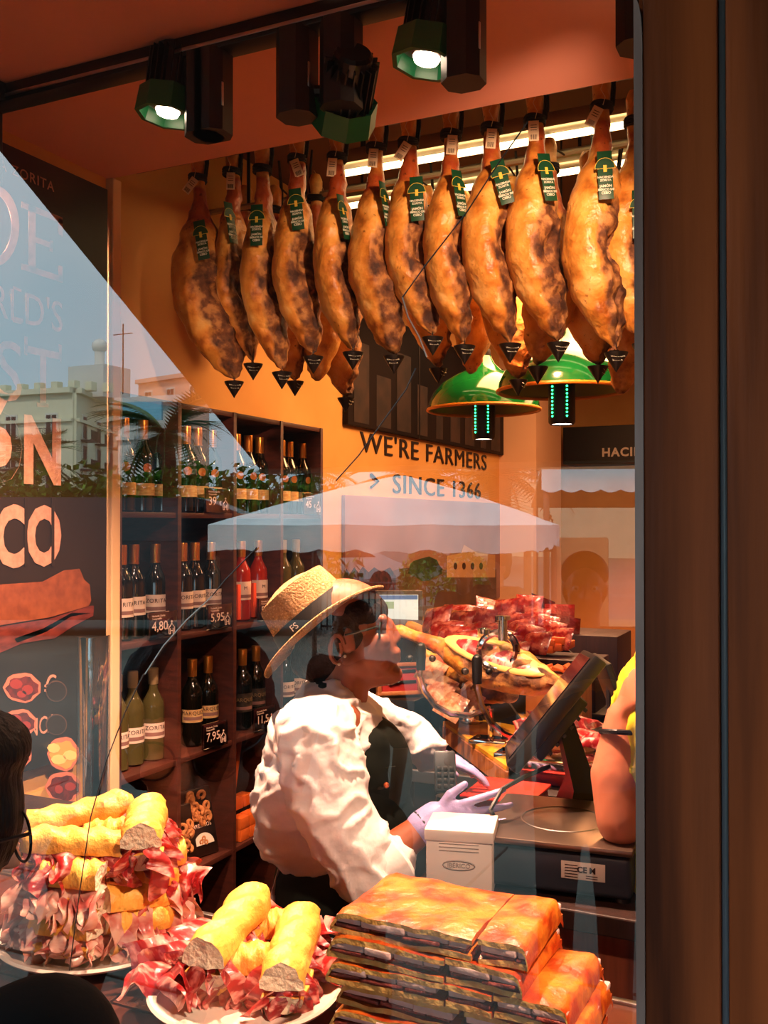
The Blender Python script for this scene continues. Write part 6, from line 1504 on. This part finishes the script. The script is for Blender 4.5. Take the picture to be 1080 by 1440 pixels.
for j, (u, v, d) in enumerate(((648, 862, 3.5), (700, 856, 3.7), (740, 868, 3.7), (770, 862, 3.9), (792, 895, 3.6), (786, 880, 3.8))):
    o = add_mesh(PK[j % 3], None, P(u, v, d), (.4, .3*j, .5*j), 'vacuum_pack'); tag(o, 'crinkled red meat pack on the rear shelf, %s from the left' % ('first', 'second', 'third', 'fourth', 'sixth', 'fifth')[j], 'meat pack', 'packs on the rear shelf')
p = P(700, 884, 3.75); bm = BM(); bbox(bm, (p.x - .1, p.y + .05, (p.z + .0)/2 + .0), (1.15, .25, p.z), .004); o = obj('rear_shelf', bm, m_dwood); tag(o, 'dark low cabinet behind the meat rack carrying more packs', 'cabinet')
# red knife box, orange cartons, wooden box
c = P(560, 955, 2.95); t = thing('knife_box', 'wooden framed red box with two knives on the serving counter', 'box', (c.x, c.y, c.z), (math.radians(-12), 0, math.radians(38))); w, h = .125, .085
bm = BM(); bbox(bm, (0, 0, 0), (w, .02, h), .002); obj('back', bm, mat('red_felt', (150, 22, 20), .8), t)
for sx, sz, ww, hh in ((0, h/2, w + .014, .012), (0, -h/2, w + .014, .012), (-w/2, 0, .012, h), (w/2, 0, .012, h)):
    bm = BM(); bbox(bm, (sx, -.004, sz), (ww, .03, hh), .002); obj('frame_bar', bm, m_bwood, t)
for z in (.018, -.014): bm = BM(); capsule(bm, (-.03, -.014, z), (.0, -.014, z + .004), .006, .005, 8); bbox(bm, (.028, -.013, z + .005), (.05, .002, .009), .0008); obj('knife', bm, m_blackm, t)
bm = BM(); zz = c.z - h/2 - .008; bbox(bm, (c.x, c.y + .0, (ST + zz)/2), (.16, .12, zz - ST), .003); o = obj('box_stand', bm, m_cblack); tag(o, 'black plinth under the red knife box', 'plinth')
m_orange = mat('orange_carton', (226, 106, 34), .6)
for k, (u, v) in enumerate(((772, 912), (784, 909), (796, 906), (774, 903), (788, 900))):
    p = P(u, v, 3.3); bm = BM(); bbox(bm, (0, 0, 0), (.045, .07, .024), .002); o = obj('small_carton', bm, m_orange); o.location = p; tag(o, 'small orange carton on the dark shelf, %s' % ('lower left', 'lower middle', 'lower right', 'upper left', 'upper right')[k], 'carton', 'orange cartons beyond the till')
p = P(785, 922, 3.3); bm = BM(); bbox(bm, (p.x, p.y, (p.z + ST)/2), (.3, .2, p.z - ST), .003); o = obj('dark_shelf', bm, m_dwood); tag(o, 'dark shelf block under the orange cartons', 'shelf')
p = P(786, 946, 2.9); t = thing('wooden_box', 'pale wooden box with heaped slices beyond the till monitor', 'box', (p.x, p.y, ST)); bm = BM(); bbox(bm, (0, 0, (p.z - ST)/2), (.17, .12, p.z - ST), .003); obj('crate', bm, m_bwood, t)
for k in range(4): bm = BM(); bbox(bm, (-.05 + k*.03, 0, p.z - ST + .012), (.05, .06, .008), .003, Matrix.Rotation(.3*(k - 1), 3, 'Y')); obj('slab', bm, m_orange, t)
# tray of sliced meats with tomatoes at the far right of the counter
c = on_z(858, 1030, ST + .03); c = P(858, 1010, 2.35); t = thing('meat_tray', 'tray of sliced meats with a red tomato behind the yellow shirt', 'tray', (c.x, c.y, ST)); bm = BM(); bbox(bm, (0, 0, .04), (.42, .30, .08), .006); obj('tray', bm, m_chrome, t)
for k in range(12): o = add_mesh(SL[k % 7], t, (-.16 + (k % 4)*.11, -.1 + (k//4)*.1, .115), (-1.2, 0, k*1.3), 'ham_slice')
bm = BM(); ball(bm, (-.06, -.10, .115), .022); obj('tomato', bm, mat('tomato', (214, 20, 16), .15), t)
# office monitor at the back
c = P(556, 865, 4.2); t = thing('office_monitor', 'grey monitor with a bright white page beyond the seller', 'monitor', (c.x, c.y, c.z), (0, 0, YAW + .05)); 
bm = BM(); bbox(bm, (0, 0, 0), (.235, .03, .215), .006); obj('bezel', bm, mat('grey_bezel', (90, 76, 66), .5), t)
m_scr = mat('screen_page', (196, 206, 196), .3, emit=.75); bm = BM(); bbox(bm, (0, -.0165, .006), (.195, .003, .165), .0005); s_ = obj('screen', bm, m_scr, t)
bm = BM(); box(bm, (0, -.019, .078), (.19, .001, .018)); obj('menu_bar', bm, mat('screen_bar', (96, 120, 160), .3, emit=.5), s_, False)
bm = BM(); box(bm, (-.05, -.019, .045), (.085, .001, .03)); obj('page_block', bm, mat('screen_green', (150, 170, 130), .3, emit=.6), s_, False)
bm = BM(); tube(bm, [(0, .02, -.1), (0, .03, -.22)], .02, 8); bbox(bm, (0, .02, -.225), (.18, .14, .012), .003); obj('stand', bm, m_black, t)
zd = c.z - .232; bm = BM(); bbox(bm, (c.x + .08, c.y + .05, zd/2), (.6, .5, zd), .004, Matrix.Rotation(0, 3, 'Z')); o = obj('office_desk', bm, m_dwood); tag(o, 'dark desk against the wall under the office monitor', 'desk')
bm = BM(); bbox(bm, (0, 0, 0), (.11, .15, .004), .001); o = obj('paper_sheet', bm, mat('paper', (240, 222, 180), .7)); p = P(556, 903, 3.95); o.location = (p.x, p.y, zd + .003); tag(o, 'sheet of pale paper on the desk below the office monitor', 'paper')

# ================================================================== SNACKS ON THE SHELF UNIT
m_rind = mat('pork_rind', (206, 138, 78), .7, col2=(176, 104, 54), scale=20, bump=.5, bscale=90); m_bag = mat('black_bag', (20, 15, 15), .3)
ringm = (lambda bm: (tube(bm, [(.013*math.cos(a), .013*math.sin(a), 0) for a in [2*PI*i/12 for i in range(12)]], .0065, 7), mesh('rind_curl', bm, m_rind))[1])(BM())
def rind_bag(label, u, v, row, w, h, full=True):
    p = on_x(u, v, SX - .05); t = thing('snack_bag', label, 'snack bag', (SX - .06, p.y, rows[row]), (0, math.radians(-14), math.radians(-14)))
    bm = BM(); bbox(bm, (0, 0, h/2), (.035, w, h), .006); obj('bag', bm, m_bag, t)
    r = random.Random(int(u))
    for k in range(20 if full else 12):
        add_mesh(ringm, t, (.022, r.uniform(-w*.36, w*.36), h*(.5 if full else .25) + r.uniform(0, h*(.42 if full else .5))), (r.uniform(-.5, .5), PI/2 + r.uniform(-.6, .6), 0), 'rind_curl')
    if full:
        bm = BM(); bm2 = BM(); prism(bm2, [(.045*math.cos(a) + .012, .035 + .040*math.sin(a)) for a in [PI*i/14 for i in range(15)]], basis((.0182, 0, .004), *LW), .001); obj('printed_dish', bm2, m_white, t, False)
        text_on(bm, 'TORREZNOS', .019, (.019, 0, h*.42), *LW, ext=.0004, align='CENTER'); obj('bag_lettering', bm, m_print, t, False)
        for a, b in ((.0, .05), (.02, .045), (.012, .06)): add_mesh(ringm, t, (.0195, a, b), (0, PI/2, 0), 'printed_curl', (.5, .5, .3))
rind_bag('black bag of pork rinds with a dish print in second column of shelf unit', 285, 1190, 4, .15, .235)
rind_bag('clear topped bag of rinds in the lowest visible compartment', 342, 1270, 5, .13, .15, False)
rind_bag('second dark rind bag half hidden behind the first', 262, 1190, 4, .11, .20, False)
p = on_x(326, 1190, SX - .03)
for k in range(9):
    cx, lv_ = k % 3, k//3; bm = BM(); bbox(bm, (0, 0, 0), (.05, .058, .042), .002); o = obj('orange_box', bm, m_orange)
    pp_ = on_x(337, 1190, SX - .04 - lv_*.0); o.location = (SX - .04 - .07*(lv_ == 2), on_x(337 + cx*13, 1190, SX - .04).y, rows[4] + .0215 + .0435*min(lv_, 1) + (.044 if lv_ == 2 else 0)); tag(o, 'small orange carton, %s of the %s row in the third shelf column' % (('left', 'middle', 'right')[cx], ('lower', 'upper', 'rear')[lv_]), 'carton', 'orange cartons on the shelf unit')
y_ = on_x(334, 1150, SX - .05).y
for k in range(3):
    bm = BM(); bbox(bm, (0, 0, .15), (.012, .022, .30), .002); o = obj('breadstick_carton', bm, m_orange); o.location = (SX - .12, y_ + .03*k, rows[4] + .088 + .001); o.rotation_euler = (math.radians(-7 - 3*k), 0, 0); o.scale = (1, 1, .85)
    tag(o, 'tall thin orange carton leaning in the third shelf column, %s' % ('left', 'middle', 'right')[k], 'carton', 'tall orange cartons')
